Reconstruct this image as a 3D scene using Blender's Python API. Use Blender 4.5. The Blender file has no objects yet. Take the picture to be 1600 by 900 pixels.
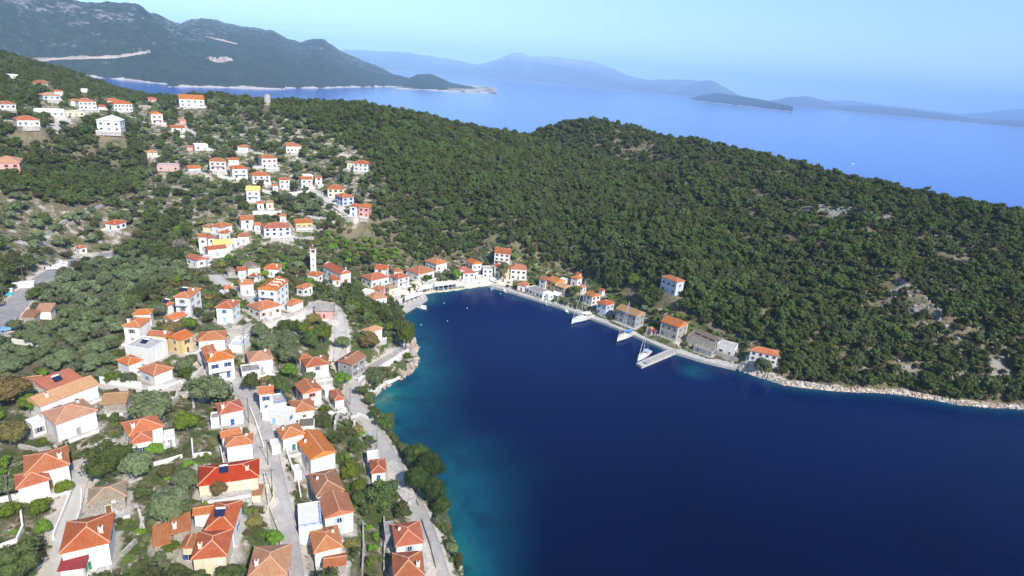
import bpy, bmesh, math, random
import numpy as np
from mathutils import Vector, Matrix
R = math.radians
random.seed(7); rng = np.random.default_rng(7)
SC = bpy.context.scene

# ------------------------------------------------------------------ camera, world, sun, exposure
FPX = 953.0; CAMH = 120.0; PITCH = R(19.15); ROLL = R(4.9)
cam_data = bpy.data.cameras.new('camera'); cam = bpy.data.objects.new('camera', cam_data)
SC.collection.objects.link(cam); SC.camera = cam
cam_data.sensor_fit = 'HORIZONTAL'; cam_data.sensor_width = 36.0; cam_data.lens = 36.0 * FPX / 1600.0
cam_data.clip_start = 1.0; cam_data.clip_end = 120000.0
cp_, sp_, cr_, sr_ = math.cos(PITCH), math.sin(PITCH), math.cos(ROLL), math.sin(ROLL)
R0 = Vector((1, 0, 0)); U0 = Vector((0, sp_, cp_)); F0 = Vector((0, cp_, -sp_))
XA = R0 * cr_ + U0 * sr_; YA = R0 * (-sr_) + U0 * cr_; ZA = -F0
cam.matrix_world = Matrix(((XA.x, YA.x, ZA.x, 0), (XA.y, YA.y, ZA.y, 0), (XA.z, YA.z, ZA.z, CAMH), (0, 0, 0, 1)))

SUN_AZ, SUN_EL = R(144), R(40)          # azimuth from +Y clockwise
world = bpy.data.worlds.new('World'); SC.world = world; world.use_nodes = True
wn = world.node_tree; bg = wn.nodes['Background']
sky = wn.nodes.new('ShaderNodeTexSky'); sky.sky_type = 'NISHITA'; sky.sun_disc = False
sky.sun_elevation = SUN_EL; sky.sun_rotation = SUN_AZ; sky.altitude = 100
sky.air_density = 1.0; sky.dust_density = 0.1; sky.ozone_density = 3.6
wn.links.new(sky.outputs[0], bg.inputs['Color']); bg.inputs['Strength'].default_value = 0.15
sun_d = bpy.data.lights.new('sun', 'SUN'); sun_d.energy = 5.0; sun_d.angle = R(0.5); sun_d.color = (1.0, 0.94, 0.86)
sun = bpy.data.objects.new('sun', sun_d); SC.collection.objects.link(sun)
sv = Vector((math.sin(SUN_AZ) * math.cos(SUN_EL), math.cos(SUN_AZ) * math.cos(SUN_EL), math.sin(SUN_EL)))
sun.rotation_euler = sv.to_track_quat('Z', 'Y').to_euler()
SC.view_settings.view_transform = 'Standard'; SC.view_settings.look = 'None'
SC.view_settings.exposure = 0.40; SC.view_settings.gamma = 1.0; SC.view_settings.use_curve_mapping = False
SC.cycles.max_bounces = 6; SC.cycles.diffuse_bounces = 2; SC.cycles.glossy_bounces = 3
SC.cycles.transparent_max_bounces = 6; SC.cycles.volume_bounces = 1; SC.cycles.caustics_reflective = False

# ------------------------------------------------------------------ helpers
def ray(u, v):
    xc = (u - 800.0) / FPX; yc = (450.0 - v) / FPX
    a = xc * cr_ - yc * sr_; b = xc * sr_ + yc * cr_
    return (a, cp_ + b * sp_, -sp_ + b * cp_)
def at(u, v, z=0.0):                     # where the sight line meets the level z
    d = ray(u, v); t = (z - CAMH) / d[2]; return (d[0] * t, d[1] * t)
def tag(o, label=None, cat=None, group=None, kind=None):
    if label: o['label'] = label
    if cat: o['category'] = cat
    if group: o['group'] = group
    if kind: o['kind'] = kind
    return o
def link(o, parent=None):
    SC.collection.objects.link(o)
    if parent: o.parent = parent
    return o
def empty(name, loc, rz=0.0):
    o = bpy.data.objects.new(name, None); o.location = loc; o.rotation_euler = (0, 0, rz); o.empty_display_size = 0.5
    return link(o)
def mesh(name, V, Fc, mats, mi=None, uv=None, smooth=False):
    m = bpy.data.meshes.new(name); m.from_pydata([tuple(map(float, v)) for v in V], [], [tuple(map(int, f)) for f in Fc])
    for x in (mats if isinstance(mats, (list, tuple)) else [mats]): m.materials.append(x)
    if mi is not None: m.polygons.foreach_set('material_index', np.array(mi, dtype=np.int32))
    if uv is not None:
        l = m.uv_layers.new(name='UVMap'); l.data.foreach_set('uv', np.array(uv, dtype=np.float32).ravel())
    if smooth: m.polygons.foreach_set('use_smooth', [True] * len(m.polygons))
    m.update(); return m
def obj(name, me, parent=None, loc=(0, 0, 0), rz=0.0):
    o = bpy.data.objects.new(name, me); o.location = loc; o.rotation_euler = (0, 0, rz); return link(o, parent)
class MB:                                # collects boxes, prisms and tubes for ONE mesh
    def __init__(s): s.V = []; s.F = []; s.M = []
    def add(s, V, Fc, mi=0):
        n = len(s.V); s.V += [tuple(v) for v in V]; s.F += [tuple(i + n for i in f) for f in Fc]; s.M += [mi] * len(Fc); return s
    def box(s, x0, x1, y0, y1, z0, z1, mi=0):
        V = [(x0, y0, z0), (x1, y0, z0), (x1, y1, z0), (x0, y1, z0), (x0, y0, z1), (x1, y0, z1), (x1, y1, z1), (x0, y1, z1)]
        return s.add(V, [(0, 3, 2, 1), (4, 5, 6, 7), (0, 1, 5, 4), (1, 2, 6, 5), (2, 3, 7, 6), (3, 0, 4, 7)], mi)
    def bar(s, a, b, w, h=None, mi=0):   # square bar between two points
        a = Vector(a); b = Vector(b); d = (b - a).normalized(); h = h or w
        up = Vector((0, 0, 1)) if abs(d.z) < 0.95 else Vector((1, 0, 0))
        x = d.cross(up).normalized() * (w / 2); y = x.cross(d).normalized() * (h / 2)
        V = [p + q for p in (a, b) for q in (-x - y, x - y, x + y, -x + y)]
        return s.add(V, [(0, 3, 2, 1), (4, 5, 6, 7), (0, 1, 5, 4), (1, 2, 6, 5), (2, 3, 7, 6), (3, 0, 4, 7)], mi)
    def tube(s, a, b, r0, r1=None, n=8, mi=0):
        a = Vector(a); b = Vector(b); r1 = r0 if r1 is None else r1; d = (b - a).normalized()
        up = Vector((0, 0, 1)) if abs(d.z) < 0.95 else Vector((1, 0, 0))
        x = d.cross(up).normalized(); y = x.cross(d).normalized(); V = []
        for p, r in ((a, r0), (b, r1)):
            for k in range(n):
                t = 2 * math.pi * k / n; V.append(p + x * (r * math.cos(t)) + y * (r * math.sin(t)))
        Fc = [(k, (k + 1) % n, n + (k + 1) % n, n + k) for k in range(n)] + [tuple(range(n - 1, -1, -1)), tuple(range(n, 2 * n))]
        return s.add(V, Fc, mi)
    def prism(s, pts, z0, z1, mi=0, mtop=None):
        n = len(pts); V = [(p[0], p[1], z0) for p in pts] + [(p[0], p[1], z1) for p in pts]
        s.add(V, [(k, (k + 1) % n, n + (k + 1) % n, n + k) for k in range(n)] + [tuple(range(n - 1, -1, -1))], mi)
        return s.add([(p[0], p[1], z1) for p in pts], [tuple(range(n))], mi if mtop is None else mtop)
    def me(s, name, mats): return mesh(name, s.V, s.F, mats, s.M)
    def build(s, name, mats, parent=None, loc=(0, 0, 0), rz=0.0): return obj(name, s.me(name, mats), parent, loc, rz)

# ------------------------------------------------------------------ materials
def mat(name, base=(.5, .5, .5), rough=.8, spec=.3, metal=0.0):
    m = bpy.data.materials.new(name); m.use_nodes = True; p = m.node_tree.nodes['Principled BSDF']
    p.inputs['Base Color'].default_value = (*base, 1); p.inputs['Roughness'].default_value = rough
    p.inputs['Specular IOR Level'].default_value = spec; p.inputs['Metallic'].default_value = metal
    return m
class NT:                                # terse node writing
    def __init__(s, m): s.t = m.node_tree; s.p = s.t.nodes.get('Principled BSDF')
    def n(s, ty, **k):
        x = s.t.nodes.new(ty)
        for a, b in k.items(): setattr(x, a, b)
        return x
    def l(s, a, b): s.t.links.new(a, b)
    def noise(s, vec, scale, detail=4, rough=.55, dist=0.0):
        x = s.n('ShaderNodeTexNoise'); x.inputs['Scale'].default_value = scale; x.inputs['Detail'].default_value = detail
        x.inputs['Roughness'].default_value = rough; x.inputs['Distortion'].default_value = dist
        if vec is not None: s.l(vec, x.inputs['Vector'])
        return x.outputs['Fac']
    def ramp(s, fac, stops, interp='LINEAR'):
        x = s.n('ShaderNodeValToRGB'); x.color_ramp.interpolation = interp; e = x.color_ramp.elements
        while len(e) < len(stops): e.new(0.5)
        for q, (p, c) in zip(e, stops): q.position = p; q.color = (*c, 1) if len(c) == 3 else c
        s.l(fac, x.inputs[0]); return x.outputs[0]
    def rng(s, fac, a, b, c=0.0, d=1.0):
        x = s.n('ShaderNodeMapRange'); x.inputs[1].default_value = a; x.inputs[2].default_value = b
        x.inputs[3].default_value = c; x.inputs[4].default_value = d; s.l(fac, x.inputs[0]); return x.outputs[0]
    def math(s, op, a, b=None):
        x = s.n('ShaderNodeMath', operation=op)
        for i, q in enumerate((a, b)):
            if q is None: continue
            if isinstance(q, (int, float)): x.inputs[i].default_value = q
            else: s.l(q, x.inputs[i])
        return x.outputs[0]
    def mix(s, fac, a, b, mode='MIX'):
        x = s.n('ShaderNodeMix', data_type='RGBA', blend_type=mode)
        for i, q in ((0, fac), (6, a), (7, b)):
            if isinstance(q, (int, float)): x.inputs[i].default_value = q
            elif isinstance(q, tuple): x.inputs[i].default_value = (*q, 1)
            else: s.l(q, x.inputs[i])
        return x.outputs[2]
    def pos(s): return s.n('ShaderNodeNewGeometry').outputs['Position']
    def objc(s): return s.n('ShaderNodeTexCoord').outputs['Object']
    def rand(s): return s.n('ShaderNodeObjectInfo').outputs['Random']
    def attr(s, name): x = s.n('ShaderNodeAttribute'); x.attribute_name = name; return x.outputs['Fac']
    def attrc(s, name): x = s.n('ShaderNodeAttribute'); x.attribute_name = name; return x.outputs['Color']
    def bump(s, h, strength=.3, dist=.1):
        x = s.n('ShaderNodeBump'); x.inputs['Strength'].default_value = strength; x.inputs['Distance'].default_value = dist
        s.l(h, x.inputs['Height']); s.l(x.outputs[0], s.p.inputs['Normal'])
    def base(s, c): s.l(c, s.p.inputs['Base Color'])

def plaster(name, c, dirt=.12):          # rendered wall: weather streaks and grime
    m = mat(name, c, .9, .2); t = NT(m); P = t.pos()
    mp = t.n('ShaderNodeMapping'); mp.inputs['Scale'].default_value = (1.2, 1.2, .25); t.l(P, mp.inputs[0])
    a = t.rng(t.noise(mp.outputs[0], .8, 5, .65), .35, .75)
    d = tuple(q * (1 - 2.2 * dirt) * k for q, k in zip(c, (1, .97, .9)))
    t.base(t.mix(a, c, d)); t.bump(t.noise(P, 4, 4), .25, .05); return m
M = {}
M['w'] = plaster('white_plaster', (.80, .79, .77), .09); M['c'] = plaster('cream_plaster', (.76, .69, .50), .1)
M['p'] = plaster('pink_plaster', (.68, .40, .36), .08); M['y'] = plaster('yellow_plaster', (.76, .57, .27), .1)
M['b'] = plaster('pale_blue_plaster', (.56, .62, .74), .08); M['g'] = plaster('grey_render', (.40, .40, .41), .2)
M['concrete'] = plaster('concrete', (.46, .43, .41), .22)
def stone(name, c1, c2, mortar, sc=2.2):
    m = mat(name, c1, .95, .2); t = NT(m); P = t.pos()
    v = t.n('ShaderNodeTexVoronoi'); v.inputs['Scale'].default_value = sc; t.l(P, v.inputs['Vector'])
    e = t.n('ShaderNodeTexVoronoi', feature='DISTANCE_TO_EDGE'); e.inputs['Scale'].default_value = sc; t.l(P, e.inputs['Vector'])
    s_ = t.n('ShaderNodeSeparateColor'); t.l(v.outputs['Color'], s_.inputs[0])
    c = t.mix(s_.outputs[0], c1, c2); c = t.mix(t.rng(e.outputs['Distance'], 0, .07, 1, 0), c, mortar)
    c = t.mix(t.rng(t.noise(P, .35, 4), .4, .7, 0, .55), c, tuple(q * .6 for q in c1)); t.base(c)
    t.bump(t.rng(e.outputs['Distance'], 0, .12), .8, .12); return m
M['s'] = stone('rubble_stone', (.42, .37, .31), (.58, .53, .46), (.30, .27, .23))
M['drystone'] = stone('dry_stone', (.50, .47, .43), (.66, .62, .57), (.22, .2, .17), 1.5)
M['quaystone'] = stone('quay_stone', (.50, .47, .43), (.58, .55, .51), (.36, .34, .3), .9)
M['paving'] = stone('pale_paving', (.52, .49, .45), (.60, .57, .53), (.38, .36, .33), .7)

def tiles(name, c1, c2, c3, wear=.35):   # clay tiles: UV in metres, u along the eave, v up the slope
    m = mat(name, c1, .85, .25); t = NT(m); uv = t.n('ShaderNodeTexCoord').outputs['UV']
    b = t.n('ShaderNodeTexBrick'); b.offset = 0.0; b.inputs['Scale'].default_value = 1.0
    b.inputs['Brick Width'].default_value = .26; b.inputs['Row Height'].default_value = .42; b.inputs['Mortar Size'].default_value = .035
    b.inputs['Color1'].default_value = (*c1, 1); b.inputs['Color2'].default_value = (*c2, 1)
    b.inputs['Mortar'].default_value = (*[q * .42 for q in c1], 1); t.l(uv, b.inputs['Vector'])
    P = t.pos(); c = t.mix(t.rng(t.noise(P, .55, 6, .7), .42, .72, 0, wear), b.outputs['Color'], c3)
    c = t.mix(t.rng(t.noise(P, 2.6, 5, .75), .45, .72, 0, .55), c, tuple(q * .55 for q in c2))
    mp = t.n('ShaderNodeMapping'); mp.inputs['Scale'].default_value = (2.2, .28, 1); t.l(uv, mp.inputs[0])
    c = t.mix(t.rng(t.noise(mp.outputs[0], 1.0, 4, .7), .46, .7, 0, .45), c, tuple(q * .5 for q in c1))
    hs = t.n('ShaderNodeHueSaturation'); t.l(c, hs.inputs['Color']); rr = t.rand(); t.l(t.rng(rr, 0, 1, .498, .514), hs.inputs['Hue']); t.l(t.rng(t.math('FRACT', t.math('MULTIPLY', rr, 7.3)), 0, 1, .90, 1.14), hs.inputs['Value']); t.l(t.rng(t.math('FRACT', t.math('MULTIPLY', rr, 3.7)), 0, 1, .90, 1.05), hs.inputs['Saturation']); t.base(hs.outputs[0])
    w = t.n('ShaderNodeTexWave', wave_type='BANDS', bands_direction='X'); w.inputs['Scale'].default_value = 1.92; t.l(uv, w.inputs['Vector'])
    t.bump(t.math('ADD', w.outputs['Fac'], b.outputs['Fac']), .6, .08); return m
M['O'] = tiles('orange_clay_tiles', (.70, .190, .060), (.62, .150, .048), (.72, .32, .16), .35)
M['R'] = tiles('red_clay_tiles', (.60, .145, .060), (.52, .11, .048), (.60, .26, .14), .4)
M['B'] = tiles('brown_clay_tiles', (.50, .165, .075), (.42, .13, .06), (.48, .27, .16), .5)
M['K'] = tiles('scarlet_tiles', (.56, .040, .035), (.48, .032, .03), (.54, .11, .07), .3)
M['L'] = tiles('pale_orange_tiles', (.72, .34, .18), (.66, .28, .13), (.70, .44, .28), .45)
M['G'] = tiles('lichen_grey_tiles', (.36, .27, .21), (.30, .22, .17), (.42, .37, .31), .6)
M['T'] = tiles('tan_tiles', (.58, .30, .11), (.50, .25, .09), (.56, .38, .2), .4)
M['S'] = tiles('old_beige_tiles', (.46, .36, .24), (.40, .29, .19), (.48, .42, .34), .6)
M['Y'] = mat('yellow_boards', (.80, .58, .16), .8)
M['V'] = tiles('magenta_sheet', (.42, .06, .09), (.38, .05, .08), (.42, .10, .12), .2)
M['A'] = plaster('asbestos_sheet', (.36, .33, .31), .25)
M['F'] = plaster('flat_roof_screed', (.52, .50, .48), .2); M['W'] = plaster('white_flat_roof', (.74, .73, .71), .1)
M['capl'] = mat('ridge_mortar', (.66, .36, .22), .9)
M['glass'] = mat('window_glass', (.03, .035, .045), .15, .5); M['frame'] = mat('window_frame', (.72, .72, .70), .6)
for k, c in dict(sblue=(.05, .11, .32), sgreen=(.05, .20, .12), sred=(.42, .04, .05), sbrown=(.20, .09, .04), slight=(.34, .50, .72), sgrey=(.30, .31, .33), sorange=(.55, .22, .07)).items():
    M[k] = mat('shutter_' + k[1:], c, .6)
M['wood'] = mat('weathered_wood', (.17, .13, .10), .9); M['metal'] = mat('galvanised_metal', (.35, .36, .38), .5, .5, .4)
M['solar'] = mat('solar_glass', (.015, .02, .06), .12, .6); M['whitep'] = mat('white_paint', (.8, .8, .8), .5, .4)
M['bluep'] = mat('blue_paint', (.10, .28, .68), .5, .4); M['canvas'] = mat('white_canvas', (.80, .80, .78), .9)
M['tyre'] = mat('tyre_rubber', (.02, .02, .02), .9); M['alu'] = mat('mast_aluminium', (.62, .63, .65), .35, .5, .3)
M['rope'] = mat('rigging', (.35, .35, .36), .6)

# ------------------------------------------------------------------ terrain: spot heights and shoreline, surveyed along sight lines
SHORE_PX = [(728,905),(722,880),(712,850),(703,815),(690,770),(672,735),(645,712),(618,690),(602,665),(590,645),(585,628),(590,615),(603,605),(620,595),(640,585),(652,575),(654,560),(648,552),(655,547),(650,538),(645,520),(636,505),(630,490),(628,478),(640,472),(656,466),(668,459),(700,456),(740,450),(762,447),(768,449),(790,455),(820,464),(850,473),(905,491),(960,512),(1010,533),(1045,549),(1100,566),(1150,577),(1180,588),(1230,603),(1300,611),(1400,616),(1450,624),(1500,633),(1550,637),(1600,640),(1700,648),(1900,660)]
SPOTS = [(750,435,2),(800,428,4),(850,440,3),(690,440,3),(650,435,5),(620,450,5),(600,470,6),(560,440,10),(490,425,17),(520,440,14),
(565,500,12),(600,530,10),(560,560,10),(520,560,14),(480,590,16),(430,470,24),(350,480,27),(300,480,30),(230,530,28),(340,570,22),(400,580,19),(540,620,8),(575,660,6),(610,720,5),(650,790,5),(670,850,5),(685,900,5),(560,700,10),(520,750,12),(480,700,16),(420,700,19),(370,640,22),(360,750,22),(240,690,25),(140,660,26),(60,620,26),(60,740,26),(160,790,25),(130,870,24),(30,850,26),(430,850,17),(500,880,13),(600,880,8),(560,830,10),(330,860,20),
(60,480,24),(30,520,24),(150,430,22),(100,560,25),(250,430,24),(180,350,32),(128,390,26),(20,380,38),(15,290,52),(100,280,40),(200,280,36),(165,210,60),(240,250,48),(30,190,68),(66,180,68),(110,180,67),(185,175,66),(130,160,69),(80,150,76),(30,130,80),(0,103,84),(0,89,90),(115,121,77),(180,141,71),(225,154,68),
(300,165,72),(240,160,70),(348,155,76),(418,163,78),(240,190,64),(280,205,60),(305,232,55),(260,265,46),(340,262,48),(380,240,54),(375,212,60),(417,262,47),(373,280,42),(406,288,41),(441,295,39),(478,292,39),(454,240,54),(393,315,36),(410,325,34),(433,370,26),(475,358,28),(385,355,28),(350,365,26),(320,380,24),(345,395,22),(300,410,23),(360,420,22),(400,425,20),(430,425,19),(565,270,50),(525,305,38),(540,318,36),(565,335,33),(535,340,31),(500,320,35),
(560,385,16),(510,400,16),(600,390,16),(650,400,10),(620,350,28),(600,300,42),(600,240,60),(650,210,70),(560,215,66),(500,200,70),
(560,174,82),(500,167,80),(640,182,78),(700,199,73),(760,208,70),(820,219,66),(700,260,56),(700,330,33),(740,390,12),(785,400,12),(780,385,18),(770,330,35),(770,260,55),(850,300,42),(850,380,20),(850,240,60),
(900,430,6),(950,455,7),(1000,480,7),(950,400,22),(950,330,38),(940,270,50),(1000,275,50),(1050,455,18.2),(1060,420,26.7),(1050,380,32.7),(1050,320,43.7),(1100,300,48),(1120,530,5),(1195,572,5),(1100,480,15.2),(1200,520,11.2),(1200,440,25.1),(1200,380,36.1),(1200,330,45.6),(1300,586,3.5),(1300,520,14.9),(1300,440,30.4),(1300,380,40.4),(1300,320,51.3),(1400,588,4),(1400,540,13.6),(1400,470,27.4),(1400,400,40.4),(1400,340,50.3),(1500,598,4.5),(1500,540,14.9),(1500,460,30.4),(1500,390,43),(1580,602,5),(1590,540,16.1),(1590,460,31.9),(1590,400,43),
(1600,353,54),(1500,325,52.2),(1400,305,57),(1300,278,60),(1200,257,62),(1130,236,66),(1080,223,69),(1010,210,72),(950,204,73),(900,201,72),(870,204,68),(840,215,52)]
coast = [(30,-900),(22,-300),(14,-60),(8,40),(2,90)] + [at(u, v) for u, v in SHORE_PX] + [(400,270),(480,330),(560,430),(600,520),(560,600),(470,660),(400,720),(320,790),(240,830),(150,860),(80,870),(10,870),(-30,840),(-45,790),(-80,745),(-150,720),(-230,715),(-300,735),(-330,760),(-390,800),(-480,830),(-700,900),(-1400,1100)]
land = coast + [(-3000, 1100), (-3000, -900)]
COAST = np.array(coast)
world_spots = [(-250,100,45),(-350,160,62),(-450,250,85),(-200,0,38),(-120,-60,30),(-60,0,16),(-25,40,9),(-20,-100,8),(-500,400,110),(-560,560,120),(-700,300,130),(-450,640,75),(-550,760,45),(-100,650,45),(0,660,45),(-200,650,48),(-320,680,40),(-150,560+40,70),
 (40,650,45),(60,600,48),(120,620,52),(60,790,40),(130,780,45),(220,740,40),(320,660,36),(400,560,36),(450,480,38),(420,400,46),(390,345,28),(500,450,30),(330,290,10),(400,320,17)]
P3 = [(*at(u, v, z), z) for u, v, z in SPOTS] + world_spots + [(x, y, 0.0) for x, y in coast[2:-3]]
P3 = np.array(P3, float)
def kern(d): return np.sqrt(d * d + 100.0)
_D = np.hypot(P3[:, None, 0] - P3[None, :, 0], P3[:, None, 1] - P3[None, :, 1])
_A = kern(_D) - np.eye(len(P3)) * 2.0            # smoothed multiquadric through the spot heights
_n = len(P3); _S = np.zeros((_n + 1, _n + 1)); _S[:_n, :_n] = _A; _S[_n, :_n] = 1; _S[:_n, _n] = 1
_w = np.linalg.solve(_S, np.append(P3[:, 2], 0))
def rbf(x, y):
    sh = x.shape; x = x.ravel(); y = y.ravel(); out = np.empty(len(x))
    for i in range(0, len(x), 20000):
        d = np.hypot(x[i:i+20000, None] - P3[None, :, 0], y[i:i+20000, None] - P3[None, :, 1]); out[i:i+20000] = kern(d) @ _w[:-1] + _w[-1]
    return out.reshape(sh)
def seg_dist(x, y, poly):                        # distance to a polyline
    best = np.full(x.shape, 1e9)
    for a, b in zip(poly[:-1], poly[1:]):
        a = np.array(a[:2]); b = np.array(b[:2]); ab = b - a; L = ab @ ab + 1e-9
        t = np.clip(((x - a[0]) * ab[0] + (y - a[1]) * ab[1]) / L, 0, 1)
        best = np.minimum(best, np.hypot(x - a[0] - t * ab[0], y - a[1] - t * ab[1]))
    return best
def inside(x, y, poly):
    r = np.zeros(x.shape, bool); n = len(poly)
    for i in range(n):
        x0, y0 = poly[i][:2]; x1, y1 = poly[(i + 1) % n][:2]
        if y0 == y1: continue
        c = ((y0 > y) != (y1 > y)) & (x < (x1 - x0) * (y - y0) / (y1 - y0) + x0); r ^= c
    return r
def vnoise(x, y, sc, seed):
    xs = x / sc; ys = y / sc; xi = np.floor(xs).astype(np.int64); yi = np.floor(ys).astype(np.int64); fx = xs - xi; fy = ys - yi
    fx = fx * fx * (3 - 2 * fx); fy = fy * fy * (3 - 2 * fy)
    def h(a, b):
        n = (a * 374761393 + b * 668265263 + seed * 982451653) & 0x7fffffff; n = ((n ^ (n >> 13)) * 1274126177) & 0x7fffffff
        return ((n ^ (n >> 16)) & 0xffff) / 65535.0
    return (h(xi, yi) * (1 - fx) + h(xi + 1, yi) * fx) * (1 - fy) + (h(xi, yi + 1) * (1 - fx) + h(xi + 1, yi + 1) * fx) * fy
def fbm(x, y, sc, seed, o=4):
    r = 0; a = 1; t = 0
    for k in range(o): r = r + a * vnoise(x, y, sc / 2**k, seed + k); t += a; a *= .5
    return r / t
def axis(parts):
    a = [parts[0][0]]
    for lo, hi, st in parts:
        k = max(1, int(round((hi - lo) / st))); a += [lo + (hi - lo) * (i + 1) / k for i in range(k)]
    return np.array(a)
GX = axis([(-1300, -600, 35), (-600, -440, 8), (-440, -210, 2.5), (-210, 330, 1.8), (330, 450, 4), (450, 760, 12)])
GY = axis([(-800, -60, 30), (-60, 60, 6), (60, 430, 1.8), (430, 640, 2.6), (640, 900, 5), (900, 1200, 30)])
X, Y = np.meshgrid(GX, GY)
isl = inside(X, Y, land); DS = seg_dist(X, Y, coast)
H0 = rbf(X, Y)
rough_shore = seg_dist(X, Y, [at(u, v) for u, v in SHORE_PX[39:]] + coast[56:72])
west_shore = seg_dist(X, Y, [at(u, v) for u, v in SHORE_PX[:22]])
rocky = np.clip(1.5 - rough_shore / 2.6 + (fbm(X, Y, 14, 71) - .5) * 1.6, 0, 1) * (rough_shore < 9) + np.clip(1 - west_shore / 7, 0, 1) * .5; rocky = np.clip(rocky, 0, 1)
beach = seg_dist(X, Y, [at(u, v) for u, v in SHORE_PX[24:30]]) < 14
h = np.maximum(H0, 1.2 + .02 * np.minimum(DS, 40))
k = np.clip(DS / np.where(rocky > .05, 1.8, np.where(beach, 9.0, 2.5)), 0, 1); h = h * k
h += rocky * k * (fbm(X, Y, 7, 3) - .4) * 3.2
h += np.where(DS > 14, 1, DS / 14) * (fbm(X, Y, 22, 9) - .5) * 1.6
fold = 1 - np.abs(fbm(X * .9 + Y * .35, Y * .55, 46, 19, 3) * 2 - 1); h += np.clip((DS - 12) / 40, 0, 1) * np.clip((X - 20) / 60, 0, 1) * (fold - .78) * 13
H = np.where(isl, np.maximum(h, .15), -np.minimum(DS * .5 + .6, 30))
def sample(A, x, y):
    x = np.atleast_1d(np.asarray(x, float)); y = np.atleast_1d(np.asarray(y, float))
    i = np.clip(np.searchsorted(GX, x) - 1, 0, len(GX) - 2); j = np.clip(np.searchsorted(GY, y) - 1, 0, len(GY) - 2)
    fx = np.clip((x - GX[i]) / (GX[i+1] - GX[i]), 0, 1); fy = np.clip((y - GY[j]) / (GY[j+1] - GY[j]), 0, 1)
    return (A[j, i] * (1 - fx) + A[j, i+1] * fx) * (1 - fy) + (A[j+1, i] * (1 - fx) + A[j+1, i+1] * fx) * fy
def ground(x, y): return float(sample(H, x, y)[0])
TT = np.concatenate([np.arange(70, 450, .8), np.arange(450, 1100, 2.0)])
def hit(u, v, off=0.0):                  # where a sight line meets the ground (raised by off)
    d = ray(u, v); z = CAMH + TT * d[2]; g = sample(HB, TT * d[0], TT * d[1]) + off; k = np.nonzero(z < g)[0]
    if len(k) == 0: return None
    i = k[0]
    if i == 0: return (TT[0] * d[0], TT[0] * d[1], g[0])
    a = (z[i-1] - g[i-1]); b = (g[i] - z[i]); t = TT[i-1] + (TT[i] - TT[i-1]) * a / (a + b + 1e-9)
    return (t * d[0], t * d[1], CAMH + t * d[2])
HB = np.maximum(H, 0.0).copy()
def px_line(pts, off=0.0): return [q for q in (hit(u, v, off) for u, v in pts) if q]
def densify(pl, st=3.0):
    out = []
    for a, b in zip(pl[:-1], pl[1:]):
        n = max(1, int(math.dist(a[:2], b[:2]) / st)); out += [tuple(a[i] + (b[i] - a[i]) * k / n for i in range(3)) for k in range(n)]
    return out + [tuple(pl[-1])]
def smooth(pl, it=3):
    p = np.array(pl)
    for _ in range(it): p[1:-1] = p[:-2] * .25 + p[1:-1] * .5 + p[2:] * .25
    return [tuple(q) for q in p]

# ---- roads: centre lines, then the ground is levelled under them
ROADS = [
 ('village_street', 4.6, 'road_street', [(458,930),(456,895),(450,845),(437,790),(427,750),(419,700),(405,655),(388,620),(372,597),(352,588),(330,575),(318,556),(306,542)]),
 ('coast_road', 4.6, 'road_street', [(696,930),(685,900),(672,855),(658,810),(648,785),(630,758),(610,722),(598,695),(578,665),(560,640),(548,618),(548,602),(562,588),(585,574),(608,560),(630,548),(640,542)]),
 ('lower_lane', 3.4, 'road_lane', [(82,925),(95,870),(106,820),(116,780),(125,750),(132,722),(150,705),(168,695)]),
 ('white_walled_lane', 3.0, 'road_lane', [(330,575),(312,592),(285,606),(250,612),(215,606),(165,602)]),
 ('car_road', 7.0, 'road_asphalt', [(-60,560),(-20,530),(12,492),(36,462),(62,440),(90,422),(120,408),(152,400),(185,396)]),
 ('terrace_road', 4.2, 'road_lane', [(372,520),(405,513),(440,503),(473,494),(492,483),(498,470),(520,476),(530,500),(533,520),(532,545),(530,565)]),
 ('hillside_road', 4.0, 'road_lane', [(470,290),(490,298),(507,311),(522,324),(538,334),(556,345)]),
 ('hilltop_road', 5.0, 'road_lane', [(83,205),(95,192),(108,181),(125,174)]),
 ('ridge_track', 4.5, 'road_lane', [(208,182),(225,190),(255,196),(285,201),(300,205),(303,215)]),
 ('north_lane', 3.5, 'road_lane', [(336,432),(350,447),(372,453),(385,463),(400,470)]),
]
road_lines = {}
for nm, w, mk, pts in ROADS:
    pl = smooth(densify(px_line(pts), 2.0), 12); road_lines[nm] = (pl, w, mk)
    a = np.array(pl); lo = a[:, :2].min(0) - 12; hi = a[:, :2].max(0) + 12
    jj = np.nonzero((GY > lo[1]) & (GY < hi[1]))[0]; ii = np.nonzero((GX > lo[0]) & (GX < hi[0]))[0]
    if len(ii) == 0 or len(jj) == 0: continue
    sl = (slice(jj[0], jj[-1] + 1), slice(ii[0], ii[-1] + 1)); xx, yy = X[sl], Y[sl]
    D = np.full(xx.shape, 1e9); Z = np.zeros(xx.shape)
    for q in pl[::2]:
        d = np.hypot(xx - q[0], yy - q[1]); mk_ = d < D; D[mk_] = d[mk_]; Z[mk_] = q[2]
    f = np.clip(1 - (D - w * .5 - .8) / 3.5, 0, 1); H[sl] = np.where(isl[sl], H[sl] * (1 - f) + Z * f, H[sl])
HB = np.maximum(H, 0.0).copy()
paved = np.zeros(H.shape)                # pale trodden ground round houses

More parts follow.
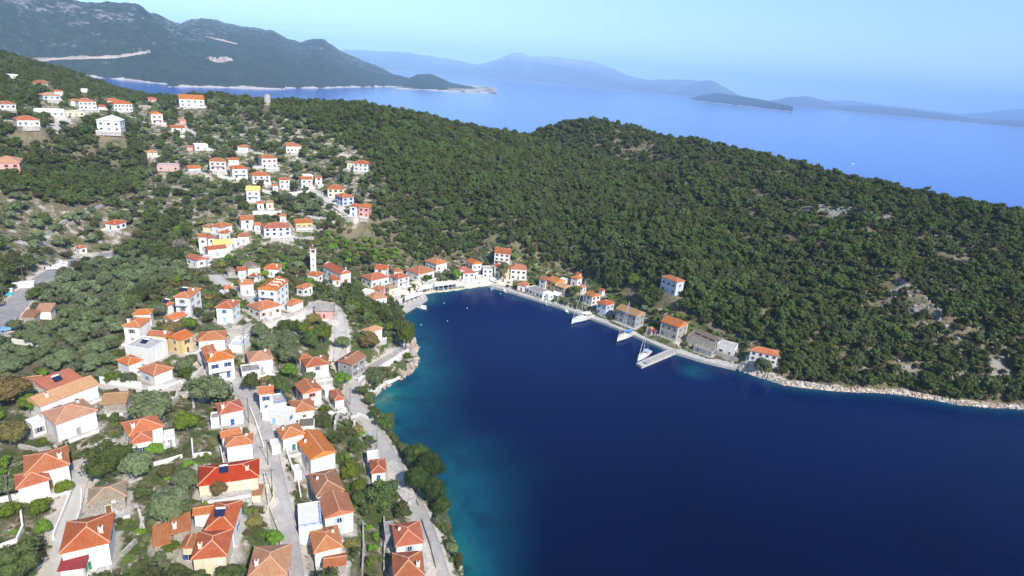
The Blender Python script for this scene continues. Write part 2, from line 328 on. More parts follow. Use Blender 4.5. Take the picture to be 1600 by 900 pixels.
# ------------------------------------------------------------------ houses
# (label, wall, shutters, window spacing in m (0 = none seen), blocks, extras); block = eave corners front-left, front-right, back-right
# as sight lines, wall height, roof form, roof covering
HOUSES = [
("L-shaped house with bright white gable and rough stone wing above the lower lane",'w','sbrown',6,[(37,745,110,726.5,106,697,5.2,'hip','R'),(24.5,765.5,79,750,76,729,4.2,'hip','R')],'c'),
("small old stone house with beige lichened roof and two dark windows",'s','sbrown',3,[(135.7,791,198,776.5,197,751,3.4,'hip','S')],''),
("big white house with wide orange hip roof and a magenta lean-to in front",'w','sgreen',6,[(91.7,867,172.4,848.7,182,800,5.5,'hip','R'),(89,894,132,888,135.7,861,3.0,'shed','V')],'c'),
("long low cream house with scarlet roof beside the village street",'c','sbrown',0,[(307.6,760.7,405.4,746,404,716.7,3.2,'hip','K')],'cs'),
("orange roofed house wrapped round a small courtyard with a rooftop solar heater",'w','sblue',6,[(319,830,366,826.7,376,782.7,4.5,'hip','R'),(300,807,334,802,344,786,4.2,'gp','O')],'s'),
("yellow walled house with hip roof built against the courtyard house",'c','sblue',5,[(297.8,875.6,355,869.5,366,826.7,4.6,'hip','R'),(281,858,302,857,312,836,4.1,'gx','B')],'c'),
("brown tiled shed joined to the courtyard house on its uphill side",'s','sbrown',0,[(267,836.5,299,829,300,806,3.0,'shed','B')],'c'),
("lowest brown tiled shed at the end of the row by the big olive trees",'s','sbrown',0,[(238,856,267,849,268,823,2.6,'shed','B')],''),
("tiny shed with rusty roof beside the village street",'c','sbrown',0,[(389.5,775,409,774,411.5,762,2.2,'shed','B')],''),
("pink walled house with faded hip roof at the foot of the village street",'p','sred',5,[(385,905,449,899,449.7,851,4.5,'hip','L')],'c'),
("big white house with one broad plain orange gable roof facing the camera",'w','sgrey',4.5,[(484,720,526.5,706.5,500.5,672,5.4,'gx','O')],''),
("white house with small orange hip roof leaning on the broad gabled house",'w','sgreen',5,[(440.6,687.5,477,678,466,661,4.6,'hip','O')],''),
("white house with weathered brown hip roof between two gabled houses",'w','sblue',5,[(493.7,777.8,539,766.8,521.8,732.6,4.5,'hip','B')],''),
("tall white gabled house with brown roof and pale blue trim",'w','slight',5,[(506,812,554.8,799.8,542.6,770.5,6.0,'gx','B')],''),
("white flat terrace block with blue railings beside the village street",'w','sblue',0,[(467,828,503,822,495,785,2.8,'flat','W')],'r'),
("stone fronted house with vivid orange hip roof below the blue railed terraces",'w','sbrown',5,[(490,865.8,536.5,854.8,526.7,820.6,4.0,'hip','O')],''),
("low stone outhouse with red roof in front of the vivid orange roof",'s','sbrown',0,[(504.7,888,541.4,883,539,864.6,2.8,'gp','R')],''),
("little red roofed cottage above the concrete parking deck on the coast road",'w','sblue',4,[(579,740.6,604.5,738,600,716.7,3.0,'hip','R')],''),
("white flat roofed annex behind the little red roofed cottage",'w','sblue',0,[(574.7,718.6,593,716.7,589,704.5,2.8,'flat','W')],''),
("white house with hip roof and blue balcony, upper of the two by the coast road",'w','slight',4,[(617.5,855.5,663,848.7,656.6,814,5.4,'hip','R')],'b'),
("house with hip roof cut by the frame, lower of the two by the coast road",'w','slight',4,[(614,905,664,900,657.8,861,5.2,'hip','R')],'c'),
("grey flat roofed lean-to beside the upper coast road house",'g','sgrey',0,[(602,838,617,836,616,815,2.8,'flat','A')],''),
("white house with orange single slope roof edged in white and a solar panel",'w','sblue',5,[(74.7,610.5,129,590.3,117.4,578.7,5.0,'shed','O')],'s'),
("long white house with mottled salmon roof and a white chimney",'w','sblue',5,[(61.4,636.2,155.5,600.4,129,590,4.0,'gp','L')],'c'),
("old shed with rusty red roof behind the yellow green trees",'s','sbrown',0,[(20,600,66,594,64,588,2.6,'gp','B')],''),
("broad white house with salmon hip roof and a flat annex beside building rubble",'w','sgrey',6,[(85.5,665,153.2,641.6,128.3,623.8,5.0,'hip','L'),(50,666,70,659,62,650,3.2,'flat','W')],''),
("low stone hut under an ochre vine canopy",'s','sbrown',0,[(157,633,197.5,630,190,612,2.6,'gp','T')],''),
("white house with stepped orange hip roofs between olive trees",'w','sblue',6,[(201,683,257,666.5,252.3,644,4.4,'hip','O'),(202.5,695,239,688,236,671,3.9,'hip','O')],'c'),
("white house with small square orange hip roof just above the village street",'w','sblue',5,[(342.5,648.6,382,640,372.8,623.8,4.4,'hip','R')],'c'),
("white house with two interlocked orange hip roofs behind the scarlet roof",'w','sblue',7,[(351.5,699.5,396.6,693,390,677.5,5.2,'hip','O'),(345,686,378,679,372,668,5.0,'gp','O')],''),
("tall white two storey house with blue windows and potted balcony at the street bend",'w','sblue',3.2,[(323.4,567,367.4,559.3,359.5,546,6.6,'hip','O'),(320,556,341,552,338,540,6.3,'gx','O')],'cb'),
("white house with low orange hip roof and roof terraces behind the tall blue windowed house",'w','sred',4,[(308,533.5,353,530,349,516.8,3.6,'hip','O')],''),
("white house with speckled orange roof framed by a white parapet",'w','sgrey',7,[(389,566.5,428,560.7,421,546,4.6,'hip','L')],''),
("blotched grey roof terrace in front of the parapet framed roof",'w','sgrey',0,[(378,583,407,579,404,568,3.0,'flat','A')],''),
("narrow white house with square vivid orange roof and blue door on the street corner",'w','sblue',4,[(402.8,617,427.4,615,425,602,6.0,'gp','O')],''),
("white flat roofed block with blue railing next to the square vivid orange roof",'w','slight',6,[(428,634,447,630,445,614,3.6,'flat','F')],'r'),
("white gabled house with red shutters and a red door",'w','sred',3.6,[(471.8,616.8,504.4,609,490,594,5.2,'gx','R')],''),
("low house with orange hip roofs in front of the red shuttered gable",'w','sbrown',5,[(457.8,646,492.8,640,484,622,3.4,'hip','O')],''),
("small white house with orange hip roof beside the coast road bend",'w','sbrown',4,[(522.3,626.9,539.4,623.8,530,607.4,3.4,'hip','R')],''),
("white house with red hip roof and a balcony above lime green trees",'w','sgrey',5,[(477.3,574.9,515.4,568.6,507.7,555.4,5.0,'hip','R'),(468,565,490,560,485,551,4.7,'hip','R')],''),
("grey stone house with brown red roof and balcony over the coast road",'g','sbrown',2.8,[(550.4,571,572,556.5,557,544.5,6.0,'gp','B')],''),
("small white house with salmon roof and blue awning among the shore trees",'w','slight',3,[(578,521,599,513,588,507,4.4,'hip','L')],''),
("pink walled house with wide grey corrugated gable roof",'p','sred',5,[(491,486.6,521,487,523.6,473.5,3.4,'gp','A')],''),
("white two storey house with pale blue shutters in a bare plot",'w','slight',2.8,[(335.2,481,363.4,482.5,378.5,470.2,5.6,'hip','O')],''),
("white house with orange hip roof and orange doors on a terrace above the lane",'w','sorange',2.5,[(405.3,486,440.6,476.5,421,467.7,3.6,'hip','O')],''),
("large white three storey guest house with white curls of dormers on its orange roof",'w','slight',2.6,[(401,451.4,432.7,454.3,454.4,439,9.0,'gx','O')],'bd'),
("white box shaped house with small orange roof behind the three storey guest house",'w','sgrey',5,[(374,445.6,397.5,443.5,391,437,4.6,'hip','O')],'c'),
("tiny orange roofed outbuilding beside the paved yard",'c','sgrey',0,[(350,452,367,450,362,445.5,2.4,'hip','O')],'c'),
("white house with neat orange pyramid roof above the three storey guest house",'w','sgrey',4,[(411,420.3,436,421.2,444,413.8,4.2,'hip','O')],'c'),
("white gable fronted house with dull brown grey roof",'w','sgrey',3,[(386,420.5,408,417.5,396,406,5.0,'gx','G')],''),
("small white wing with red roof beside the dull brown grey roof",'w','slight',3,[(371,423.5,386,422,384,415,4.2,'gp','R')],''),
("low white house with red roof in front of the brown grey gable",'w','slight',4,[(388,431,401,432.5,410,427,3.0,'hip','R')],'c'),
("half ruined beige house with a collapsed grey brown roof",'s','sbrown',0,[(355,425,369,423.5,345,411,3.0,'gx','G')],''),
("low annex with bright orange roof at the foot of the guest house",'w','slight',0,[(446,476,456,478.5,471,468.7,3.0,'gp','O')],''),
("small white house with red dormered roof below the bell tower",'w','sgreen',2.6,[(474,452,490,445.5,483,440.5,4.0,'hip','R')],''),
("red roofed hall at the foot of the bell tower",'w','sbrown',5,[(478,429,497,432,503,426.5,4.0,'hip','R')],''),
("small porch building with red roof in front of the church",'w','sbrown',4,[(519,438.5,536,437,528,432.5,3.0,'shed','R')],''),
("wide white house with large red hip roof below the church",'w','sgreen',3,[(580,439,609,432.5,590,425.6,4.6,'hip','R')],''),
("bright white cube like house with red hip roof above the beach",'w','sgrey',2.8,[(622,436.5,641,431.5,629,425.5,6.0,'hip','R')],'b'),
("tall red roofed house with split level roof beside the palm",'w','sgrey',3,[(584,420,602,422,592,410,5.4,'gp','R')],''),
("low brick red roof house between the palm and the beach houses",'c','sgrey',4,[(615,425,630,424,628,417,3.2,'hip','B')],''),
("pinkish house with maroon roof near the bathing platform",'p','sgrey',4,[(579,451.5,594,454.5,605,449,3.2,'hip','B')],''),
("house with pale orange hip roof and white roof patch above the platform",'w','sgrey',3,[(583,468.5,606,464.5,587,457,4.0,'hip','L')],''),
("beige roofed building beside the bathing platform wall",'c','sgrey',4,[(608,452,622,449,614,442.5,4.0,'hip','S')],''),
("long white house with big red brown hip roof behind the beach trees",'w','sgrey',3,[(654,429.5,680,423,661,415,4.6,'hip','R')],''),
("white house with orange hip roof at the forest edge behind the beach",'w','sgrey',2.6,[(682,414,700,410,683,403,5.0,'hip','O')],''),
("white waterfront house with four small windows standing over the beach end",'w','sgrey',2.2,[(723.5,427.5,743.5,426.5,741,421,6.4,'hip','R')],''),
("orange roofed house tucked behind the four windowed waterfront house",'w','sgrey',3,[(718,422,732,422,729,414,7.0,'hip','O')],''),
("tall narrow white house with steep orange gable facing the harbour",'w','sgrey',2.4,[(738,413.5,754,411.5,752,404,8.0,'gx','O')],'b'),
("white flat roofed house stepped beside the terrace of three harbour houses",'w','sgrey',2.4,[(755,421,770,421.5,770,414,6.0,'flat','F')],''),
("highest white house with red roofed loggia alone above the harbour",'w','sbrown',2.4,[(772,395,797.5,397.5,797,390.5,9.0,'gp','R')],'b'),
("first red roofed house of the harbour terrace, narrowest of its three",'c','sbrown',2.2,[(771.7,416.5,783,417.5,783,411,7.6,'gp','R')],''),
("middle house of the red roofed harbour terrace behind the willow",'c','sbrown',2.4,[(783.5,418.3,797,420,797.5,413.5,7.8,'gp','R')],''),
("long end house of the red roofed harbour terrace with dark windows",'w','sbrown',2.4,[(797.5,420.2,824,422,821,415.5,7.6,'hip','R')],''),
("small red roofed shop at the start of the long quay",'w','sbrown',2.2,[(807.5,445,822,448,829,441,3.8,'hip','R')],''),
("long low taverna with grey flat roof along the quay",'w','sbrown',2.4,[(822,449.5,848,460.5,855,454,3.2,'flat','A')],''),
("bright white low block at the end of the grey roofed taverna",'w','slight',3,[(847,457.5,857,461.5,862,454.5,3.4,'flat','W')],''),
("narrow white house with orange roof next to the ochre house",'w','sblue',2.4,[(841.5,435,853,439,858,432.5,6.2,'gp','R')],''),
("ochre yellow house with orange gable roof facing the quay",'y','sbrown',2.2,[(854,437,868.5,443,877,435.5,7.0,'gp','O')],''),
("stone house with faded salmon roof next to the ochre house",'s','sbrown',2.6,[(869,446.5,882,451,891.5,445,5.4,'gp','L')],''),
("white house with orange roof set back above the quay trees",'w','sbrown',3,[(891,433.5,903,437,911.5,433.5,5.0,'hip','O')],''),
("low white house with orange pyramid roof behind the quay plane tree",'w','sbrown',3,[(901,448,911,451,921,448,4.0,'hip','O')],''),
("tiny red roofed house highest behind the quay among brown shrubs",'w','sbrown',3,[(899,428,905,430,909,427.5,4.0,'gp','R')],''),
("white quay house with vivid orange gable roof and lit side wall",'w','sbrown',2.4,[(913,459,925.5,464.5,938.5,459,6.0,'gp','O')],''),
("tiny white shed with red roof behind the vivid orange gable",'w','sbrown',0,[(934,453,941,455.5,946,452,3.4,'gp','R')],''),
("square bluish white two storey house with red pyramid roof on the quay",'b','sgrey',2.3,[(932,472,948,478,963.5,473.8,7.0,'hip','R')],''),
("long two storey grey house with tan roof and white end wall on the quay",'g','sgrey',2.3,[(961.5,482.5,994.5,495,1008,488.7,7.4,'gp','T')],''),
("little kiosk with tan roof and red awning between two quay houses",'s','sred',2.5,[(1010.5,512.5,1018,515.5,1023,511.8,3.6,'hip','T')],''),
("tall stone house with orange roof, white quoins and bright end wall on the quay",'s','sgrey',2.6,[(1032,502,1060.5,512.5,1071,503,8.0,'gp','O')],'q'),
("ruined stone warehouse with a brown reed roof past the tall quay house",'s','sbrown',0,[(1074,524,1118,538.5,1127,529,4.4,'flat','G')],''),
("long grey roofed workshop in front of the ruined warehouse",'g','sgrey',3,[(1084,541,1112,551,1116,545,2.6,'flat','A')],''),
("white flat roofed building with dark openings past the ruined warehouse",'w','sbrown',3,[(1121,538.5,1148,546,1153,538,4.6,'flat','F')],''),
("last white house with orange hip roof standing alone by the rocky shore",'w','sgrey',2.4,[(1172,548,1217,557.5,1221,550,5.6,'hip','O')],''),
("white three storey villa with red roof alone in the woods above the quay",'b','sgrey',2.4,[(1033,432,1058,441.8,1067,439,8.5,'hip','R')],'q'),
("white house with red hip roof at the edge of the olive terraces",'w','sgrey',4,[(329,353,347,356,361.5,349.5,4.2,'hip','O')],''),
("low brownish roofed house next to the olive terrace edge",'c','sgrey',0,[(315,354.5,328,355.5,330,351,3.0,'hip','B')],''),
("white two storey house with bright red roof and a black sign band",'w','sgreen',3,[(375.5,344.5,397,343.5,396,337,5.6,'gp','R')],''),
("small white house with red pyramid roof in the middle of the north cluster",'w','sgrey',3.5,[(340,363.5,352,365,359,360,5.0,'hip','R')],''),
("white house with dark brown roof below the black banded house",'w','sgrey',3,[(370,370,390,370,387,364.5,4.0,'hip','B')],''),
("narrow four level house with balconies and small red roof",'w','sgrey',2.4,[(308.5,371,323.5,370.5,324,366,8.5,'gp','R')],''),
("dull red roofed house joined behind the narrow four level house",'w','sgrey',3,[(323.8,373.5,337,372,335,367,6.6,'gp','B')],''),
("house with pale yellow boarded roof among the red roofs",'w','sgrey',4,[(332.5,383,364,381.5,359,375,4.0,'gp','Y')],''),
("long white house with a thin strip of red roof below the yellow boarded roof",'w','sgrey',5,[(324,391,355,387.5,353,384,4.6,'gp','R')],''),
("white gabled cottage with red roof beside the olive grove",'w','sgrey',3,[(289,401.5,307,407.5,313,402,4.0,'gp','R')],''),
("tiny white house with a scrap of red roof next to the grove cottage",'w','sgrey',2.5,[(321,406,327.5,405,325,402,3.0,'gp','R')],''),
("white house with red hip roof high between two dark trees",'w','sgrey',3,[(370,229.5,385,232,393,227.5,4.6,'hip','R')],''),
("white house with long red roof alone against the dark wood",'w','sgrey',2.4,[(446.5,228.5,469.5,228,467,223.5,6.0,'hip','R')],''),
("white house with red roof and two rows of balconies beside the orange patio",'w','sred',2.2,[(326,252,349,252.5,347,246.5,8.0,'hip','R')],'b'),
("small white cottage with red roof between two larger houses",'w','sgrey',3,[(356,249.5,371,250,369,245,4.0,'hip','R')],''),
("tall white house with three red shuttered windows and red hip roof",'w','sred',2.6,[(408,247.5,431,247,425,242,9.0,'hip','R')],''),
("tall cream white house with red pyramid roof and patterned balcony",'w','sgrey',3.2,[(362,264,384,263.5,379,258,9.0,'hip','R')],'b'),
("white house with wide flat red roof and arched veranda",'w','sgrey',2.6,[(393.5,275,420,274.5,417,269,7.0,'hip','R')],'b'),
("white house with pink side wing and two dark windows",'w','sgrey',2.6,[(436,281.5,452,281,447,275.5,7.6,'hip','R')],''),
("white house with red roof below a white flat roofed neighbour",'w','sgrey',2.6,[(470,280.5,488,279,485,275,8.0,'gp','R')],''),
("small pale house with red roof and red door near the hillside road",'w','sred',2.6,[(492,278,503.5,277.5,503,273.5,6.4,'gp','R')],''),
("big white and pale blue house with yellow roof",'w','slight',2.6,[(383.5,297.5,406,298,405,292.5,9.0,'gp','Y')],'b'),
("small house with bright red roof and arched doors below the yellow roof",'w','sbrown',2.4,[(400.5,318,413,318,412,311,4.6,'hip','R')],''),
("pale house with beige roof adjoining the arched doors house",'c','sred',3,[(414.5,317,428,317,424,311,4.6,'hip','S')],''),
("yellow walled bungalow with red roof above the long retaining wall",'y','sbrown',2.6,[(461,349,489.5,347.5,488,343,4.0,'gp','R')],''),
("very long white house with red hip roof and blue windows above the green gardens",'w','sblue',2.6,[(411.5,357,455.5,355,451,349.2,5.6,'hip','R')],''),
("white house with red roof and a beige wing at the forest edge",'w','sgrey',2.6,[(551.5,254.5,574,256.5,571,251,7.0,'hip','R')],''),
("cream house with red roof, upper of three beside the hillside road",'c','sgreen',2.6,[(511,295.5,538,296,533,291,7.0,'hip','R')],''),
("pale blue walled house with red roof, middle of three beside the hillside road",'b','sblue',2.4,[(522,305,535,309.5,550.5,306.5,7.0,'hip','R')],''),
("red roofed white house joined to a pink one at the end of the hillside road",'w','sblue',2.4,[(545,321.5,558,323,564,317.5,7.0,'hip','R')],''),
("pink walled house with red roof, lowest beside the hillside road",'p','sred',2.4,[(559,323,577,324.5,585,320,7.0,'hip','R')],''),
("pinkish roofed hut on the crest beside the rounded green tree",'p','sgrey',3,[(231,154.5,243,154,242,150.5,4.0,'hip','R')],''),
("small cream house with pale red roof on the crest",'c','sgrey',3,[(255,155.5,268,154,267,150.5,4.2,'hip','L')],''),
("large white house on the crest with long orange roof against the strait",'w','sblue',4,[(279,154,311,155.5,312,150.5,9.0,'gp','O')],''),
("pale orange house with hip roof highest on the crest against the strait",'c','sgrey',2.6,[(340,147.5,357,146.5,355,142.5,6.0,'hip','O')],''),
("narrow tall white house with red balcony door on the slope",'w','sred',2.6,[(235,178,250,178,249,174.5,10.0,'gx','R')],'b'),
("low house with dark open front and red roof beside the ridge track",'w','sbrown',3,[(267,200,285,199,290,196,3.4,'gp','R')],''),
("modern white flat roofed house with open pergola",'w','sgrey',2.6,[(304,226.5,321,226.5,319,221.5,5.0,'flat','W')],''),
("little maroon roofed annex beside the modern flat roofed house",'p','sgrey',0,[(291,230,300,230,300,226,3.0,'gp','R')],''),
("small pale house with salmon roof among round bushes",'c','sgrey',3,[(229,238.5,243,237.5,240,233.5,3.6,'hip','L')],''),
("long beige flat roofed house on the slope",'p','sgrey',3,[(245,259,272,259.5,270,254,4.4,'flat','F')],''),
("low patio roofed with bright orange tiles",'w','sgrey',0,[(294,263.5,311,262.5,306,258,2.6,'gp','O')],''),
("white flat roofed house highest on the dark hill",'w','sgrey',3,[(13,116.5,22,116.5,21,112.5,4.0,'flat','W')],''),
("long brown roofed house half hidden on the dark hill",'s','sbrown',0,[(48,128.5,65,130.5,63,125,3.0,'hip','B')],''),
("house with orange roof and a bright blue lower wall",'b','sblue',3,[(66,149,85,148.5,80,144,4.0,'hip','L')],''),
("small tall white house with red roof next to the blue walled house",'w','sgrey',3,[(84,142.5,94,142.5,92,138.5,6.0,'hip','R')],''),
("white house with dull red roof cut by the frame edge",'w','sblue',2.6,[(-2,162.5,15,162,12,157.5,4.2,'hip','B')],''),
("white cottage with red hip roof and dark doors among oaks",'w','sgrey',2.6,[(25,187.5,49,187.5,44,182,5.0,'hip','R')],''),
("wide white flat roofed building at the top of the hilltop road",'w','slight',3,[(52,172,83,173,82,166,5.0,'flat','W')],''),
("low beige flat roofed building beside the hilltop road",'c','sgrey',3,[(95,175,120,174,118,168.5,4.0,'flat','F')],''),
("tall white house with long orange roof and small dark windows on the crest",'w','sgrey',2.6,[(122,158.5,142,158,138,153.5,8.0,'hip','O')],''),
("small orange roofed annex beside the tall crest house",'w','sgrey',0,[(110,157.5,121.5,157.5,120,153,5.0,'hip','O')],''),
("little red roofed cube between two white crest houses",'w','sgrey',0,[(153,166.5,164,166.5,162,162,3.4,'hip','R')],''),
("set back house with dull red roof and porch on the crest",'c','sgrey',3,[(167,157,182,157,180,153,5.6,'hip','R')],''),
("wide white house with red roof and pale terrace on the crest",'w','sgrey',2.4,[(177,162,199,162,191,157.5,8.0,'hip','R')],''),
("tall white gable fronted mansion with six blue shuttered windows",'w','sblue',3.4,[(149,187.5,176,189,172,183.5,9.5,'gx','W')],''),
("tiny white hut alone on the dark slope above the inlet",'w','sgrey',0,[(123,139,132,139.5,131,136.5,3.4,'flat','W')],''),
("pink hotel with balconies and salmon roof cut by the frame edge",'p','sbrown',2.6,[(-14,254.5,31,254.5,28,247.5,10.0,'hip','L')],'b'),
("white bungalow with red roof among dry stone terraces",'w','sblue',2.6,[(162,349,180,351.5,197,344.5,3.4,'hip','R')],''),
("small white bungalow with red roof below the dry stone terraces",'w','sgrey',2.6,[(116,386.5,124,388.5,140,382,3.4,'hip','R')],''),
("white walled store with faded orange roof beside the car road",'w','sgrey',0,[(54,487.5,80,486.5,93,478,3.6,'shed','L')],''),
("low wall and rusty roofed shelter joined to the roadside store",'s','sbrown',0,[(33,495,54,495,55,488,2.8,'shed','B')],''),
("tall white three storey house with solar panel on its orange hip roof",'w','sgrey',3,[(270.5,464.5,296,466,322,451.7,8.6,'hip','O')],'sb'),
("small orange roofed house with solar panel behind the round olive",'w','sgrey',0,[(250,475.5,262,478,271,473,3.4,'hip','O')],'s'),
("white house with orange gable roof edged in white below the three storey house",'w','sgrey',5,[(254,495.5,268,501,288.5,491.5,4.6,'gx','O')],''),
("white house with orange roof behind the wide hip roofed house",'w','sgrey',0,[(206,492.5,237,491,238,483.5,4.4,'hip','O')],''),
("white house with wide orange hip roof and white chimney at the grove edge",'w','sgrey',5,[(190,510.5,218,512,245,498,6.0,'hip','O')],'c'),
("low yellow walled house with orange strip roof and chimney",'y','sorange',0,[(229,523,262,526,264,518.5,3.0,'gp','O')],'c'),
("ochre fronted house with orange roof facing the village street",'y','sbrown',2.6,[(283,532.5,303,523.5,284,515.5,5.4,'gp','O')],''),
("large white cube of a house with grey flat roof and solar heater",'w','sgrey',0,[(194.7,540.5,233,547,261,532,5.0,'flat','F')],'s'),
("small white house with orange hip roof under the white cube house",'w','sred',4,[(200,571.5,224,562.5,207,553.5,3.6,'hip','O')],''),
("low bright white block in front of the square vivid orange roof",'w','slight',4,[(409,645,447,652,449,636,3.0,'flat','W')],''),
("small grey flat annex beside the small square orange hip roof above the street",'w','sgrey',0,[(329,655.5,342,654,340,645,2.8,'flat','A')],''),
("little white flat roofed store between the red shuttered gable and the road bend cottage",'w','sgrey',0,[(508,612,523,608,521,600,2.5,'flat','W')],''),
("dark slatted canopy roof in front of the low orange hip roofs",'w','sbrown',0,[(466,669,491,667,487,653,2.6,'flat','wood')],''),
("tiny orange roofed hut half hidden by the large lime tree",'c','sbrown',0,[(484,520,494,516.5,492,509,2.4,'gp','O')],''),
("white terrace block with railing beside the low orange roof and roof terraces",'w','sblue',0,[(357,540,378,541,379,527,2.4,'flat','W')],'r'),
("narrow white block between the dark brown roof and the pyramid roof house",'w','sgrey',3,[(359,376,369,377,369,363,4.0,'flat','W')],''),
("white flat roofed house just behind the row of hillside red roofs",'w','sgrey',0,[(473,274.5,488,274.5,487,270.5,3.6,'flat','W')],''),
("roofless pale stone house on the crest beside the pinkish roofed hut",'s','sbrown',3,[(217,165.5,230,166,229,160.5,3.6,'flat','F')],''),
("small pinkish stone house with pale roof below the large crest house",'p','sbrown',0,[(280,188.5,288.5,188.5,287,184,3.2,'gp','L')],''),
("beige wing with old roof beside the house at the forest edge",'c','sgrey',3,[(541,253.5,551,254.5,549,250,5.6,'gp','S')],''),
("white building in deep shadow uphill of the bathing platform",'w','sgrey',3,[(562,457,577,459.5,577,450,3.2,'flat','W')],''),
("white walled shell of a house behind the ochre yellow house",'w','sgrey',3,[(871,436.5,881,440,883,434,4.4,'flat','W')],''),
("white garden store beside the street wall of the broad gabled house",'w','sgrey',0,[(460,740,471,737,469,729,2.3,'flat','W')],''),
("small white porch block uphill of the small orange hip roof by the street",'w','sgrey',0,[(425,700,438,697,435,686,2.4,'flat','W')],''),
("white terrace room at the side of the stepped orange hip roofs",'w','sgrey',4,[(257,688,273,685,270,672,2.2,'flat','W')],''),
("pale flat roofed annex behind the white gabled grove cottage",'w','sgrey',0,[(315,402,325,403,326,396,2.6,'flat','F')],''),
("white house with faded orange roof between the two north cluster terraces",'w','sgrey',3,[(396,352,408,352,407,347,3.6,'gp','O')],''),
("little white house with orange roof on the slope above the long white house",'w','sgrey',3,[(436,338,448,338,447,333.5,4.4,'hip','O')],''),
("white house with small red roof between the yellow roofed house and the veranda house",'w','sgrey',2.8,[(425,290,434,290,434,286,5.0,'hip','R')],''),
("white house with broad orange hip roof and grey terrace above the walled lane",'w','slight',4,[(240,588,272,575.5,248,564,3.6,'hip','O')],''),
]

# ---- stand each house on its own levelled pad
SOLVED = []
def solve(b, z0=None):
    ax, ay, bx, by, cx, cy, hh = b[:7]
    if z0 is None:
        c = hit((ax + cx) / 2, (ay + cy) / 2, hh)
        if c is None: return None
        z0 = c[2] - hh
    ze = z0 + hh; A = np.array(at(ax, ay, ze)); B = np.array(at(bx, by, ze)); C = np.array(at(cx, cy, ze))
    d = B - A; L = float(np.hypot(*d)); d /= L; nrm = np.array([-d[1], d[0]]); D = float((C - B) @ nrm)
    dist = math.hypot(*A); far = dist > 260
    if dist > 400:                       # too far to read the plan: width as seen, set nearly square to the view
        v = A / dist; q = np.array([v[1], -v[0]]); w = (bx - ax) / FPX * dist * .97; yaw = max(-.3, min(.3, math.atan2(d @ v, d @ q)))
        d = q * math.cos(yaw) + v * math.sin(yaw); nrm = np.array([-d[1], d[0]]); L = w / math.cos(yaw); D = L * .75
    lo, hi = (.6, 1.15) if far else (.35, 2.6)
    D = min(max(D, max(3.2, lo * min(L, 11))), hi * L + (0 if far else 4))
    return dict(A=A, d=d, n=nrm, L=L, D=D, z0=z0, h=hh, roof=b[7], rm=b[8], ctr=A + d * L / 2 + nrm * D / 2)
def level(xc, yc, d, n, hx, hy, z, ramp=3.0, pv=1.0):
    r = math.hypot(hx, hy) + ramp + 2
    jj = np.nonzero(np.abs(GY - yc) < r)[0]; ii = np.nonzero(np.abs(GX - xc) < r)[0]
    if len(ii) == 0 or len(jj) == 0: return
    sl = (slice(jj[0], jj[-1] + 1), slice(ii[0], ii[-1] + 1)); xx = X[sl] - xc; yy = Y[sl] - yc
    a = np.abs(xx * d[0] + yy * d[1]) - hx; b = np.abs(xx * n[0] + yy * n[1]) - hy; q = np.hypot(np.maximum(a, 0), np.maximum(b, 0))
    f = np.clip(1 - (q - .5) / ramp, 0, 1); f = np.where(isl[sl], f, 0); H[sl] = H[sl] * (1 - f) + z * f
    paved[sl] = np.maximum(paved[sl], np.clip(1.25 - q / 2.4, 0, 1) * pv)
for hs in HOUSES:
    b0 = hs[4][0]; q0 = hit((b0[0]+b0[4])/2, (b0[1]+b0[5])/2, b0[6])
    if q0 and math.hypot(q0[0], q0[1]) > 380: hs[4][:] = [b[:6] + (b[6] * .74,) + b[7:] for b in hs[4]]
    elif q0 and math.hypot(q0[0], q0[1]) > 270: hs[4][:] = [b[:6] + (b[6] * .88,) + b[7:] for b in hs[4]]
    s0 = solve(hs[4][0])
    if s0 is None: print('no ground for', hs[0]); SOLVED.append(None); continue
    bl = [s0] + [x for x in (solve(b, s0['z0']) for b in hs[4][1:]) if x]; SOLVED.append(bl)
for bl in SOLVED:
    for s in bl or []: level(*s['ctr'], s['d'], s['n'], s['L'] / 2, s['D'] / 2, s['z0'])
CHURCH = solve((532,429,549.6,425.5,520,412,6.2,'gx','R')); CHURCH['D'] = 17.0; CHURCH['ctr'] = CHURCH['A'] + CHURCH['d'] * CHURCH['L'] / 2 + CHURCH['n'] * 8.5; level(*CHURCH['ctr'], CHURCH['d'], CHURCH['n'], CHURCH['L'] / 2, CHURCH['D'] / 2, CHURCH['z0'])
HB = np.maximum(H, 0.0).copy()

